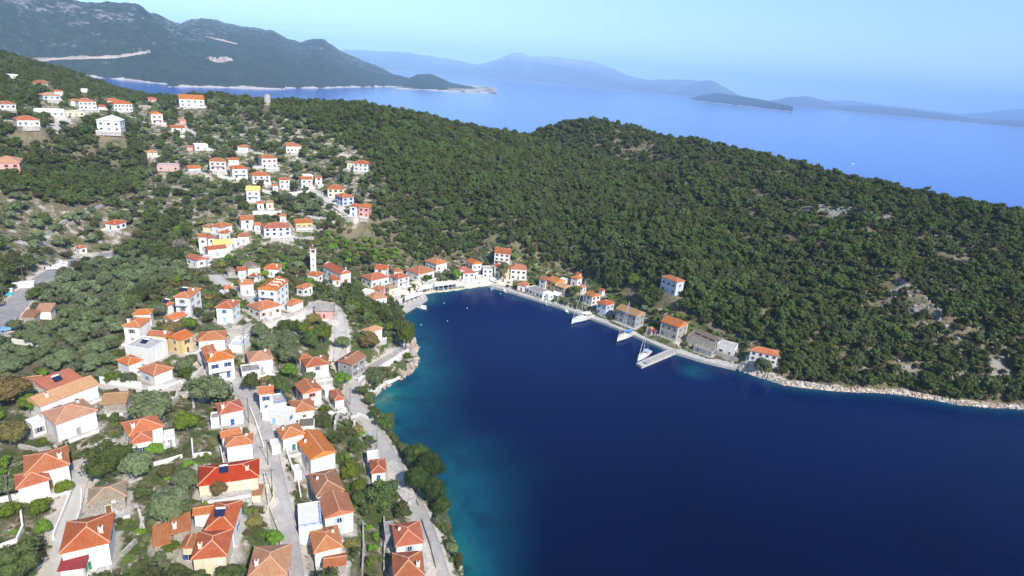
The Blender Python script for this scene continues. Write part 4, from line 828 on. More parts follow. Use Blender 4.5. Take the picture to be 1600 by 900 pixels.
def coast_layer(name, prof, m, seed, nu=260, nt=60, rough=.12, back=.6):
    """prof: (u, sky v, shore v or shore distance, ridge distance)"""
    us = np.array([p[0] for p in prof], float); uu = np.linspace(us[0], us[-1], nu); col = [np.interp(uu, us, [p[k] for p in prof]) for k in (1, 2, 3)]
    V, UP = [], []; ts = np.linspace(0, 1, nt); tb = np.linspace(0, 1, 14)[1:]
    pts = np.zeros((nu, nt + len(tb), 3)); up = np.zeros((nu, nt + len(tb)))
    for i, u in enumerate(uu):
        d = ray(u, col[0][i]); hd = math.hypot(d[0], d[1]); dx, dy = d[0] / hd, d[1] / hd; Dr = col[2][i]
        zr = max(CAMH + d[2] / hd * Dr, 1.0); zr *= 1 + .05 * (float(fbm(np.array([u * 1.0]), np.array([seed * 7.0]), 13, seed, 4)[0]) - .5) * 2; sv = col[1][i]; Ds = sv if sv > 1200 else math.hypot(*at(u, sv)); Ds = min(Ds, Dr * .97)
        for k, tt in enumerate(ts):
            D = Ds + (Dr - Ds) * tt; x, y = dx * D, dy * D; pts[i, k] = (x, y, zr * (tt ** .85)); up[i, k] = tt
        for k, tt in enumerate(tb):
            D = Dr + (Dr - Ds) * back * tt + 60 * tt; pts[i, nt + k] = (dx * D, dy * D, zr * (1 - tt ** 1.5) - 12 * tt); up[i, nt + k] = 1
    span = float(np.mean(col[2])) * .12; x, y = pts[..., 0], pts[..., 1]; r_ = 1 - np.abs(fbm(x, y, span, seed, 5) * 2 - 1); r2 = fbm(x, y, span * .3, seed + 5, 4)
    z = pts[..., 2]; w = np.zeros(z.shape); w[:, :nt] = np.sin(ts * math.pi)[None, :] ** .8
    z = z + w * (r_ - .72) * z.max() * rough * 3.4 + w * (r2 - .5) * z.max() * rough * 1.3
    edge = np.clip((up * 14), 0, 1); z = np.where(up * 1.0 > 0, np.maximum(z, 2.5 * edge), z); z[:, 0] = -8; z[:, 1] = np.maximum(z[:, 1], 5); pts[..., 2] = z
    nn = nt + len(tb); Fc = [(i * nn + k, (i + 1) * nn + k, (i + 1) * nn + k + 1, i * nn + k + 1) for i in range(nu - 1) for k in range(nn - 1)]
    me = mesh(name, pts.reshape(-1, 3), Fc, m, smooth=True); a_ = me.attributes.new('up', 'FLOAT', 'POINT'); a_.data.foreach_set('value', up.ravel().astype(np.float32))
    return tag(obj(name, me), kind='structure')
coast_layer('mountain', [(-140,-45,112,3300),(-60,-35,112,3300),(0,-22,112,3300),(60,-8,113,3300),(120,0,119,3400),(180,3,124,3500),(215,8,128,3600),(250,24,131,3700),(290,42,133,3900),(330,66,136,4000),(370,92,138,3900),(400,112,139,3700),(430,131,139.5,3100),(445,137,139.7,2900)], m_near, 11, nu=300, nt=90, rough=.10)
coast_layer('mountain', [(255,52,136,5200),(290,33,136,5200),(318,27,136.5,5200),(345,33,137,5200),(380,42,137.5,5200),(425,47,138,5300),(450,60,138,5400),(470,66,138,5400),(490,59,138,5500),(505,61,138,5500),(530,78,137,5600),(560,92,136.5,5700),(590,104,136,5800),(615,116,136,5500),(634,122,136.5,5200),(660,130,139,5000)], m_near, 23, nu=260, nt=70, rough=.09)
coast_layer('headland', [(618,137,138.8,4600),(635,124,139.2,4700),(652,116,140,4900),(672,115,141,5000),(688,121,142,5100),(705,129,143,5200),(730,134,144,5300),(755,139,145,5300),(776,144.5,146,5200)], m_near, 31, nu=160, nt=40, rough=.06)
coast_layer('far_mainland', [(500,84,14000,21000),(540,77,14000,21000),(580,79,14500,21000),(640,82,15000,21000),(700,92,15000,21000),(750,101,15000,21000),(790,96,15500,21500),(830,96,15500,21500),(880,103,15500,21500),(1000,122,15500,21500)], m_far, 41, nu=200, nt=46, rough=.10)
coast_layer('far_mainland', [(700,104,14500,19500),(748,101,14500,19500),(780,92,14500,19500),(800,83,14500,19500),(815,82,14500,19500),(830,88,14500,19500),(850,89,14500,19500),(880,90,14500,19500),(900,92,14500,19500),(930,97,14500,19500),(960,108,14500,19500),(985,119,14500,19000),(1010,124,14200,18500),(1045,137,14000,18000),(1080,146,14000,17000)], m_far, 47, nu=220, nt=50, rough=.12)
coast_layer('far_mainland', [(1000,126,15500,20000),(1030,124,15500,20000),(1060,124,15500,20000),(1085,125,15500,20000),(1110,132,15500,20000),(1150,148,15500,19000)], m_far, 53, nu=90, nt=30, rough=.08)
coast_layer('far_mainland', [(1040,146,13600,16000),(1070,134,13600,16500),(1095,126,13600,16500),(1112,126,13600,16500),(1130,134,13600,16500),(1150,146,13600,16000),(1165,152,13600,15500)], m_far, 59, nu=90, nt=30, rough=.08)
coast_layer('island', [(1079,153,9000,10000),(1100,148,8600,10000),(1120,145.5,8300,9900),(1150,149,8000,9800),(1180,154,7700,9400),(1210,160,7400,8800),(1240,167,7100,7700)], mountain_mat('island_scrub', (.02, .03, .02), (.05, .06, .04), (.3, .27, .25), .66), 61, nu=120, nt=26, rough=.05)
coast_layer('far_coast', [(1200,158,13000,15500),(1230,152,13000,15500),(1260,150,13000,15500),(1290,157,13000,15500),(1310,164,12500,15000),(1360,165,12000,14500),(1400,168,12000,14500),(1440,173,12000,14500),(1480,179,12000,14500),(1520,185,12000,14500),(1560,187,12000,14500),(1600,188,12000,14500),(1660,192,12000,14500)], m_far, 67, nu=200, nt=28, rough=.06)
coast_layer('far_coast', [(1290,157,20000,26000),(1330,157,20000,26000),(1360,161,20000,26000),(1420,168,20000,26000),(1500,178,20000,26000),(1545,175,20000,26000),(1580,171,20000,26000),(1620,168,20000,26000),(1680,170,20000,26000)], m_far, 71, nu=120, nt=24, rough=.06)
# roads cut across the near mountain
cut = mat('road_cut_rock', (.66, .55, .45), .95); t = NT(cut); t.base(t.mix(t.noise(t.pos(), .03, 5, .7), (.30, .25, .20), (.56, .46, .37)))
dg = bpy.context.evaluated_depsgraph_get(); dg.update()
def mountain_cut(pts, ww, hh):
    V, Fc = [], []; n = 0; P_ = []
    for (u0, v0), (u1, v1) in zip(pts[:-1], pts[1:]):
        for k in range(8): P_.append((u0 + (u1 - u0) * k / 8, v0 + (v1 - v0) * k / 8))
    for k, (u, v) in enumerate(P_):
        ok, loc, nr, fi, ob, mt = SC.ray_cast(dg, Vector((0, 0, CAMH)), Vector(ray(u, v)).normalized())
        if not ok: continue
        out = Vector((nr.x, nr.y, 0)).normalized() if Vector((nr.x, nr.y, 0)).length > .01 else Vector((0, -1, 0)); j = .5 + random.random() * 1.2
        V += [loc + out * (ww + 4) + Vector((0, 0, -hh * .4 * j)), loc + out * ww + Vector((0, 0, 3)), loc + out * 3 + Vector((0, 0, 3 + hh * j)), loc - out * 10 + Vector((0, 0, hh * j))]
        if n: o = 4 * n; Fc += [(o - 4, o, o + 1, o - 3), (o - 3, o + 1, o + 2, o - 2), (o - 2, o + 2, o + 3, o - 1)]
        n += 1
    if n > 1: tag(obj('mountain_road', mesh('mountain_road', V, Fc, cut)), kind='structure')
mountain_cut([(42,95),(75,94),(110,92),(150,91),(185,90),(212,86),(237,81)], 3, 4)
mountain_cut([(325,93),(338,97),(352,95),(362,94)], 8, 9)
mountain_cut([(322,57),(340,62),(375,70)], 2, 3)

# ------------------------------------------------------------------ haze
hz = bpy.data.materials.new('haze'); hz.use_nodes = True; nt_ = hz.node_tree; nt_.nodes.clear()
o_ = nt_.nodes.new('ShaderNodeOutputMaterial'); v_ = nt_.nodes.new('ShaderNodeVolumePrincipled'); nt_.links.new(v_.outputs[0], o_.inputs['Volume'])
v_.inputs['Color'].default_value = (.42, .68, 1.0, 1); v_.inputs['Density'].default_value = 6.8e-5; v_.inputs['Anisotropy'].default_value = -0.35
tag(MB().box(-47000, 47000, -2000, 47000, -60, 1500).build('haze', [hz]), kind='stuff')

# ------------------------------------------------------------------ church, bell tower, windmill
def spot(u, v, off=0.0):
    q = None
    while q is None: q = hit(u, v, off); v += .5
    return (q[0], q[1], ground(q[0], q[1]))
def bell_tower():
    x, y, z = spot(490, 424); r = empty('bell_tower', (x, y, z), R(14)); tag(r, 'tall slender white bell tower with small red roof and cross beside the church', 'tower')
    w = 1.35; m = MB().box(-w, w, -w, w, -1.5, 9.6); m.build('shaft', [M['w']], r)
    m = MB().box(-w-.18, w+.18, -w-.18, w+.18, 9.6, 9.85)
    for sx in (-1, 1):
        for sy in (-1, 1): m.box(sx*w - (.5 if sx > 0 else 0), sx*w + (.5 if sx < 0 else 0), sy*w - (.5 if sy > 0 else 0), sy*w + (.5 if sy < 0 else 0), 9.85, 12.0)
    m.box(-w-.25, w+.25, -w-.25, w+.25, 12.0, 12.3); m.build('belfry', [M['w']], r)
    MB().tube((0, 0, 11.6), (0, 0, 10.6), .25, .5, 10).build('bell', [mat('bell_bronze', (.2, .13, .05), .4, .5, .8)], r)
    V = [(-w, -w, 12.3), (w, -w, 12.3), (w, w, 12.3), (-w, w, 12.3), (0, 0, 13.1)]; MB().add(V, [(0, 1, 4), (1, 2, 4), (2, 3, 4), (3, 0, 4), (3, 2, 1, 0)]).build('roof', [M['R']], r)
    MB().box(-.07, .07, -.07, .07, 13.0, 14.5).box(-.45, .45, -.06, .06, 13.85, 14.0).build('cross', [M['whitep']], r)
    MB().box(-w-.05, -w, -w+.1, w-.1, -1.5, 9.6).build('pink_side', [M['p']], r)  # thin pink panel covering one side of the white shaft
    for k in (3.0, 6.2): MB().box(-.25, .25, -w-.03, -w+.02, k, k + 1.1).build('window', [M['glass']], r)
bell_tower()
s = CHURCH
r = empty('church', (s['ctr'][0], s['ctr'][1], s['z0']), math.atan2(s['d'][1], s['d'][0])); tag(r, 'long white church with red tiled nave roof next to the bell tower', 'church')
s['rh'] = s['L'] / 2 * .45; L, D, hh = s['L'], s['D'], s['h']; wall_mesh(s).build('wall', [M['w']], r, (-L / 2, -D / 2, 0))
V, Fc, UV, caps = roof_mesh(s); obj('roof', mesh('roof', V, Fc, M['R'], uv=UV), r, (-L / 2, -D / 2, 0))
for y in (-D / 2 + .3, D / 2 - .3): MB().add([(-L/2, y-.25, hh), (L/2, y-.25, hh), (0, y-.25, hh+s['rh']+.5), (-L/2, y+.25, hh), (L/2, y+.25, hh), (0, y+.25, hh+s['rh']+.5)], [(0, 1, 2), (5, 4, 3), (0, 3, 4, 1), (1, 4, 5, 2), (2, 5, 3, 0)]).build('gable_parapet', [M['w']], r)
for k in range(4):
    for sx, a in ((-1, -math.pi / 2), (1, math.pi / 2)): obj('window', window_mesh('whole', 'sgrey', 1), r, (sx * (L / 2 - .38), -D / 2 + D * (k + .5) / 4, 3.4), a)
MB().box(-1, 1, -.1, .05, 0, 3).build('door', [M['sbrown']], r, (0, -D / 2 + .38, 0)); MB().box(-.12, .12, -.12, .12, hh + s['rh'], hh + s['rh'] + 1.6).box(-.5, .5, -.1, .1, hh + s['rh'] + 1, hh + s['rh'] + 1.2).build('cross', [M['whitep']], r, (0, -D / 2 + .3, .3))
x, y, z = WM = spot(418, 163); r = empty('windmill', (x, y, z)); tag(r, 'round roofless stone windmill tower on the crest against the strait', 'windmill')
MB().tube((0, 0, -1), (0, 0, 8.6), 3.1, 2.5, 18).build('tower', [M['drystone']], r); MB().tube((0, 0, 8.6), (0, 0, 8.85), 2.65, 2.65, 18).build('rim', [M['s']], r); MB().box(-.5, .5, -2.95, -2.5, 0, 2).build('door', [M['sbrown']], r)

# ------------------------------------------------------------------ walls
def wall_line(name, pts, h, th, m, label, cat='wall', off=0.0, cap=None):
    pl = densify(px_line(pts, off), 2.0); V = []; Fc = []; c0 = pl[0]
    for k, p in enumerate(pl):
        a = pl[max(0, k - 1)]; b = pl[min(len(pl) - 1, k + 1)]; d = np.array([b[0] - a[0], b[1] - a[1]]); d /= np.hypot(*d) + 1e-9; n = np.array([-d[1], d[0]]) * th / 2; z = ground(p[0], p[1]); j = (random.random() - .5) * (.25 if m is M['drystone'] else .02)
        V += [(p[0]-n[0]-c0[0], p[1]-n[1]-c0[1], z-1.8-c0[2]), (p[0]-n[0]-c0[0], p[1]-n[1]-c0[1], z+h+j-c0[2]), (p[0]+n[0]-c0[0], p[1]+n[1]-c0[1], z+h+j-c0[2]), (p[0]+n[0]-c0[0], p[1]+n[1]-c0[1], z-1.8-c0[2])]
        o = 4 * k
        if k: Fc += [(o-4, o, o+1, o-3), (o-3, o+1, o+2, o-2), (o-2, o+2, o+3, o-1)]
        if k == 0: Fc.append((0, 1, 2, 3))
        if k == len(pl) - 1: Fc.append((o+3, o+2, o+1, o))
    return tag(obj(name, mesh(name, V, Fc, m), None, c0), label, cat, 'walls of the village', 'thing')
W_, DR = M['w'], M['drystone']
WALLS = [
 ([(157,599),(190,602),(222,608)],2.2,.4,W_,'long bare white retaining wall beyond the salmon roofed house'),
 ([(232,611),(255,608),(285,600),(310,584),(322,572)],1.3,.35,W_,'bright white wall curving along the lane up to the street bend'),
 ([(0,785),(32,777),(33,800),(36,825)],1.2,.35,W_,'low white yard wall by the L-shaped house garden'),
 ([(0,858),(27,848),(36,828)],1.1,.35,W_,'low white wall closing the lower garden at the frame edge'),
 ([(84,843),(95,815),(107,785),(114,765)],1.2,.3,W_,'white wall on the garden side of the lower lane'),
 ([(128,768),(127,800),(120,818)],1.0,.25,W_,'thin white parapet beside the old beige roofed house'),
 ([(345,705),(352,740)],1.6,.3,W_,'short white wall between the interlocked roofs and the scarlet roof'),
 ([(405,765),(425,762),(428,782),(418,800)],1.2,.3,M['c'],'cream wall turning the corner beside the tiny rusty shed'),
 ([(400,520),(425,514),(452,506),(477,497),(490,490)],2.4,.4,W_,'white retaining wall on the upper side of the terrace road'),
 ([(350,515),(372,520),(392,510)],1.5,.5,DR,'rough stone wall below the bare plot'),
 ([(322,578),(318,600)],1.4,.3,W_,'short white wall opposite the tall blue windowed house'),
 ([(444,700),(455,728),(466,755),(470,778)],1.1,.3,W_,'white wall along the street side of the broad gabled house'),
 ([(567,820),(568,860),(566,900)],1.4,.35,M['concrete'],'straight grey wall between the terraces and the fruit tree row'),
 ([(600,812),(601,850),(600,895)],1.1,.35,DR,'stone edging of the fruit tree row'),
 ([(620,724),(632,748),(646,772),(655,792)],.9,.3,M['concrete'],'low kerb wall on the sea side of the coast road above the ficus trees'),
 ([(660,815),(672,850),(682,890)],.9,.3,M['concrete'],'low kerb wall on the sea side of the coast road below the ficus trees'),
 ([(560,598),(590,580),(618,563),(638,550)],1.8,.4,W_,'white wall on the cove side of the coast road'),
 ([(575,610),(603,598),(625,590)],.8,.5,W_,'pale ledge wall close to the water of the cove'),
 ([(645,460),(630,468),(612,480)],1.6,.35,W_,'white wall behind the bathing platform'),
 ([(463,360),(480,362),(505,363)],2.6,.4,DR,'long pale retaining wall under the yellow bungalow'),
 ([(0,300),(30,295),(65,285)],3.0,.5,M['concrete'],'grey retaining wall below the pink hotel'),
 ([(0,285),(36,278)],1.6,.4,W_,'white terrace wall just under the pink hotel'),
 ([(395,335),(425,336),(440,334)],2.0,.4,W_,'white wall terrace under the arched doors house'),
 ([(446,308),(462,306),(484,300)],2.6,.4,W_,'white terrace wall below the hillside row of houses'),
 ([(480,340),(498,343),(520,340)],1.6,.4,DR,'stone terrace wall below the hillside road'),
 ([(105,355),(130,340),(150,328),(165,320)],1.5,.6,DR,'uppermost broken dry stone wall of the terraces'),
 ([(60,372),(90,355),(105,345)],1.4,.6,DR,'broken dry stone wall in the middle of the terraces'),
 ([(20,378),(50,385),(80,378)],1.3,.6,DR,'lowest broken dry stone wall of the terraces'),
 ([(110,362),(135,372),(160,380)],1.3,.6,DR,'dry stone wall running down beside the white bungalows'),
 ([(305,168),(330,165),(355,167),(378,168)],1.6,.5,DR,'long stone wall along the crest beside the large white house'),
 ([(215,186),(250,193),(275,199)],1.4,.5,W_,'pale wall edging the ridge track'),
 ([(415,585),(432,592),(436,600)],1.4,.3,W_,'white wall corner beside the speckled roof house'),
 ([(360,495),(380,487),(400,492)],1.5,.5,DR,'ragged stone terrace edge below the orange doors house'),
 ([(1070,530),(1090,541),(1115,553),(1140,562),(1152,567)],2.2,.6,M['s'],'stone wall of the waterfront ruin past the tall quay house'),
 ([(1205,575),(1235,585),(1262,590)],1.3,.5,DR,'rough wall beyond the last shore house'),
 ([(200,755),(222,748)],1.0,.5,DR,'upper ruined garden wall under the wide olive pair'),
 ([(190,800),(215,792),(225,830)],1.0,.5,DR,'ruined garden wall beside the big white hip roofed house'),
 ([(190,870),(215,845),(225,812)],.9,.5,DR,'stony wall climbing past the fresh green tree'),
 ([(20,536),(52,540),(72,544)],1.6,.5,W_,'white wall at the grove edge below the car road'),
 ([(391,640),(403,672),(412,700)],1.1,.3,W_,'white wall beside the uphill side of the village street'),
 ([(413,745),(420,790),(436,835),(443,880)],1.2,.35,DR,'stone wall along the uphill side of the village street, near its foot'),
 ([(30,700),(60,706),(90,700)],1.0,.5,DR,'rough stone wall behind the L-shaped house'),
 ([(240,728),(262,722),(285,715)],1.0,.3,W_,'white wall of the paved garden below the stepped orange roofs'),
 ([(300,690),(302,715),(330,712)],1.1,.35,W_,'white wall round the small yard beside the interlocked roofs'),
 ([(505,640),(522,648),(540,640)],1.0,.35,W_,'white yard wall under the small cottage at the road bend'),
 ([(217,172),(228,170),(238,171)],2.4,.5,W_,'pale terrace wall under the pinkish roofed hut on the crest'),
 ([(312,233),(326,236),(338,234)],2.2,.4,W_,'white terrace under the modern flat roofed house'),
 ([(385,236),(398,240),(412,243)],2.0,.5,DR,'pale terrace wall between the dark treed house and the red shuttered one'),
 ([(375,213),(392,214),(400,218)],2.2,.5,DR,'uppermost pale terrace wall on the open part of the hillside'),
 ([(395,262),(405,263),(412,264)],1.8,.4,W_,'white wall between the tall cream house and the red shuttered one'),
 ([(410,300),(425,304),(434,303)],2.0,.4,W_,'white wall beside the yellow roofed house'),
 ([(296,272),(312,270),(325,275)],1.6,.5,DR,'rough wall beyond the bright orange patio'),
 ([(536,268),(548,266),(560,268)],1.8,.5,DR,'stone terrace in front of the house at the forest edge'),
 ([(545,300),(560,300),(575,306)],1.8,.5,DR,'stone terrace wall above the end of the hillside road'),
 ([(340,275),(352,280),(365,281)],1.8,.5,W_,'white wall below the two rows of balconies'),
 ([(265,213),(280,216),(292,214)],1.8,.5,W_,'pale wall under the ridge track'),
 ([(455,372),(470,375),(490,374)],1.6,.5,DR,'stone edge of the orchard below the very long house'),
 ([(545,655),(560,648),(575,655)],.9,.4,W_,'short white wall at the coast road verge'),
]
for k, (pts, h_, th, m_, lb) in enumerate(WALLS): wall_line('garden_wall' if h_ < 2.1 else 'retaining_wall', pts, h_, th, m_, lb)
# ruined cottage
def ruin(pts, hs, label):
    g = [spot(u, v) for u, v in pts]; r = empty('ruined_house', g[0]); tag(r, label, 'ruin')
    for i in range(len(g) - 1):
        a, b = Vector(g[i]) - Vector(g[0]), Vector(g[i+1]) - Vector(g[0]); n = 6; d = (b - a); q = Vector((-d.y, d.x, 0)).normalized() * .32; V = []; Fc = []
        for k in range(n + 1):
            p = a + d * k / n; h_ = hs[i] * random.uniform(.45, 1.1); V += [p - q - Vector((0, 0, 1)), p - q + Vector((0, 0, h_)), p + q + Vector((0, 0, h_)), p + q - Vector((0, 0, 1))]
            if k: o = 4 * k; Fc += [(o-4, o, o+1, o-3), (o-3, o+1, o+2, o-2), (o-2, o+2, o+3, o-1)]
        Fc += [(0, 1, 2, 3), (4*n+3, 4*n+2, 4*n+1, 4*n)]; obj('wall', mesh('wall', V, Fc, M['drystone']), r)
ruin([(523,672),(526,658),(546,655),(554,668),(548,682)], [2.4, 2.8, 2.2, 1.6], 'roofless ruined cottage of pale stone above the coast road')
ruin([(270,632),(280,620),(300,622),(303,638)], [2.0, 2.4, 1.6], 'heap like ruin of pale stone behind the vivid lime tree')

# ------------------------------------------------------------------ quay, pier, beach, platform
qpts = [(764,446),(790,453),(820,462.5),(850,471.5),(905,489.5),(960,510.5),(1010,531.5),(1045,547.5),(1100,564),(1150,575.5)]
edge = [at(u, v, 1.1) for u, v in qpts]; edge = [p[:2] for p in smooth(densify([(*p, 0) for p in edge], 4), 1)]
V, Fc, MI = [], [], []; e = np.array(edge); W_Q = 5.2
for k in range(len(e)):
    d = e[min(k+1, len(e)-1)] - e[max(k-1, 0)]; d /= np.hypot(*d); n = np.array([-d[1], d[0]]); a = e[k] - n * .3; b = e[k] + n * .25; c = e[k] + n * W_Q
    V += [(*a, -2), (*a, 1.22), (*b, 1.22), (*b, 1.10), (*c, 1.35), (*c, -1)]
    if k:
        o = 6 * k
        for j in range(5): Fc.append((o - 6 + j, o + j, o + j + 1, o - 5 + j)); MI.append(0 if j < 3 else 1)
Fc += [(0, 1, 2, 3, 4, 5), tuple(6 * (len(e) - 1) + j for j in (5, 4, 3, 2, 1, 0))]; MI += [0, 0]
tag(obj('quay', mesh('quay', V, Fc, [M['quaystone'], M['paving']], MI)), kind='structure')
def deck(name, px, z, m, label, cat, zb=-3, lip=0, kind=None):
    p = [at(u, v, z) for u, v in px]; o = MB().prism(p, zb, z, 0, 1).build(name, [M['quaystone'], m]); return tag(o, label, cat, None, kind)
pr = empty('pier', (*at(1025, 560, 0), 0)); tag(pr, 'straight two level concrete pier with a yacht moored at its head', 'pier'); ox, oy = at(1025, 560, 0)
A_ = [at(*q, 1.2) for q in ((994,567),(1003,572.5),(1057,550),(1049,543.5))]; A_ = [(a - ox, b - oy) for a, b in A_]
MB().prism(A_, -2, 1.15).build('deck', [M['paving']], pr)
mid0 = Vector((*A_[0], 0)).lerp(Vector((*A_[1], 0)), .55); mid1 = Vector((*A_[3], 0)).lerp(Vector((*A_[2], 0)), .55)
st = mid0.lerp(mid1, .12); m = MB(); q0, q1 = st, mid1; w0 = Vector((*A_[1], 0)).lerp(Vector((*A_[2], 0)), .12); w1 = Vector((*A_[2], 0))
MB().prism([(q0.x, q0.y), (w0.x, w0.y), (w1.x, w1.y), (q1.x, q1.y)], 1.15, 1.85).build('parapet', [M['concrete']], pr)
for t_ in (.05, .3, .6): p = Vector((*A_[0], 1.15)).lerp(Vector((*A_[3], 1.15)), t_); MB().tube(p, p + Vector((0, 0, .5)), .16, .2, 8).build('bollard', [M['metal']], pr, (.3, -.1, 0))
deck('bathing_platform', [(597,472),(628,458.5),(664,459),(668,466.5),(632,488),(612,486)], 1.3, M['paving'], 'wide pale bathing platform at the beach corner', 'platform')
deck('jetty', [(622,486),(629,484.5),(634,504),(628,506.5)], 1.0, M['paving'], 'narrow white jetty running out from the bathing platform', 'jetty')
# white pergola on the platform, awnings over the beach taverna
def canopy(name, px, z, h_, label, cat, m=None, posts=4, group=None):
    p = [at(u, v, z + h_) for u, v in px]; c = (sum(q[0] for q in p) / 4, sum(q[1] for q in p) / 4); r = empty(name, (*c, z)); tag(r, label, cat, group); p = [(a - c[0], b - c[1]) for a, b in p]
    MB().prism(p, h_, h_ + .14).build('canopy', [m or M['canvas']], r)
    for a, b in ((0, 1), (3, 2)):
        for k in range(posts):
            t_ = k / (posts - 1); x = p[a][0] + (p[b][0] - p[a][0]) * t_; y = p[a][1] + (p[b][1] - p[a][1]) * t_; MB().box(x - .09, x + .09, y - .09, y + .09, -.3, h_).build('post', [M['whitep']], r)
    return r
canopy('pergola', [(633,470),(660,459.5),(658,455),(632,463)], 1.3, 2.6, 'white roofed pergola with posts on the bathing platform', 'pergola', posts=5)
zb = ground(*at(690, 447, 2)[:2])
canopy('awning', [(678,448),(715,443.5),(712,438.5),(680,441)], max(1.4, ground(*at(697, 445, 2))), 2.5, 'long white canvas awning of the beach taverna', 'awning', posts=6)
canopy('awning', [(652,455),(676,449),(676,443),(656,447)], max(1.4, ground(*at(665, 450, 2))), 2.4, 'white awning nearer the bathing platform', 'awning')
canopy('awning', [(860,459),(872,463),(878,458),(866,454.5)], 1.5, 2.4, 'white awning in front of the quay houses', 'awning')
canopy('reed_pergola', [(1085,519),(1118,533),(1124,528),(1092,514)], 5.5, 2.2, 'brown reed pergola above the ruined warehouse', 'pergola', m=M['wood'])
canopy('market_parasol', [(1018,517),(1024,519),(1027,516),(1021,514)], 3.2, 2.0, 'red awning beside the little kiosk', 'awning', m=M['sred'], posts=2)
tb = MB().tube((0, 0, 0), (0, 0, .72), .06).tube((0, 0, .72), (0, 0, .77), .55, .55, 10, 1)
for a in (0, 1.57, 3.14, 4.71): tb.box(math.cos(a)*.85-.2, math.cos(a)*.85+.2, math.sin(a)*.85-.2, math.sin(a)*.85+.2, 0, .45, 2)
tme = tb.me('cafe_table', [M['metal'], M['bluep'], M['wood']])
for k in range(9):
    x, y = at(683 + k * 5.2, 451.5 - k * .55, 1.6); o = obj('cafe_table', tme, None, (x, y, max(1.0, ground(x, y)))); tag(o, 'blue topped cafe table with stools in the row along the beach', 'table', 'cafe tables by the beach')

# concrete parking deck by the coast road
x0 = hit(625, 745); z0 = x0[2] + .9
deck('parking_deck', [(603,722),(620,719),(634,742),(650,777),(634,787),(616,762),(602,748)], z0, M['paving'], 'concrete parking deck between the red cottage and the coast road', 'deck', zb=z0 - 5)

# ------------------------------------------------------------------ boats
def hull(L, B, F_, n=9):
    V = []; Fc = []
    for k in range(n):
        t_ = k / (n - 1); w = B / 2 * (1 - (max(0, t_ - .35) / .65) ** 2.1) * (.78 + .22 * min(1, t_ / .35)); w = max(w, .02); x = -L / 2 + L * t_; s = F_ * (1 + .25 * t_ ** 2)
        V += [(x, -w, s), (x + (0.0 if k else .1), -w * .8, s * .25), (x, 0, -.35), (x, w * .8, s * .25), (x, w, s)]
        if k: o = 5 * k; Fc += [(o - 5 + j, o + j, o + j + 1, o - 4 + j) for j in range(4)]
    Fc.append((0, 1, 2, 3, 4)); dk = [(5 * k, 5 * k + 4, 5 * k - 1, 5 * k - 5) for k in range(1, n)]
    return V, Fc, dk
def yacht(u0, v0, u1, v1, label, cover=None, mast=None, hullm=None):
    a, b = np.array(at(u0, v0, 0)), np.array(at(u1, v1, 0)); x, y = (a + b) / 2; L = float(np.hypot(*(b - a))); ang = math.atan2(*(b - a)[::-1]); r = empty('sailing_yacht', (x, y, 0), ang); tag(r, label, 'yacht'); B = L * .3; V, Fc, dk = hull(L, B, L * .1)
    obj('hull', mesh('hull', V, Fc, hullm or M['whitep'], smooth=False), r); obj('deck', mesh('deck', V, dk, mat('teak_deck', (.62, .56, .46), .7)), r)
    f = L * .1; MB().add([(-L*.08, -B*.28, f), (L*.25, -B*.16, f*1.15), (L*.25, B*.16, f*1.15), (-L*.08, B*.28, f), (-L*.06, -B*.22, f+.5), (L*.18, -B*.12, f+.42), (L*.18, B*.12, f+.42), (-L*.06, B*.22, f+.5)], [(0, 1, 5, 4), (1, 2, 6, 5), (2, 3, 7, 6), (3, 0, 4, 7), (4, 5, 6, 7)]).build('cabin', [M['whitep']], r)
    MB().box(-L*.36, -L*.1, -B*.2, B*.2, f - .02, f + .1).build('cockpit', [M['sgrey']], r)
    H_ = mast or L * 1.25; m = MB().tube((L*.08, 0, f), (L*.08, 0, H_), .15, .11, 6)
    for k in (.38, .68): m.bar((L*.08, -B*.25, H_*k), (L*.08, B*.25, H_*k), .05)
    m.build('mast', [M['alu']], r); MB().tube((L*.07, 0, f + 1.5), (-L*.34, 0, f + 1.5), .09).build('boom', [M['alu']], r); MB().tube((L*.03, 0, f + 1.65), (-L*.33, 0, f + 1.65), .17, .13).build('furled_sail', [cover or M['canvas']], r)
    m = MB()
    for a in ((L*.49, 0, f*1.25), (-L*.48, 0, f), (0, -B*.48, f), (0, B*.48, f)): m.tube((L*.08, 0, H_ - .2), a, .035, .035, 4)
    m.build('rigging', [M['rope']], r); MB().tube((L*.47, 0, f*1.3), (L*.1, 0, H_*.93), .07, .04, 5).build('furled_jib', [M['canvas']], r)
    MB().box(-L*.3, -L*.06, -B*.3, B*.3, f + 1.3, f + 1.4).build('bimini', [cover or M['canvas']], r); return r
yacht(926, 494, 893, 506, 'largest white sailing yacht moored at the quay below the pyramid roofed house')
yacht(989, 521, 964, 534, 'white sailing yacht with blue cover moored below the tan roofed house', cover=M['bluep'])
yacht(1014, 551, 996, 565, 'white and blue sailing yacht lying beside the head of the pier', cover=M['slight'])
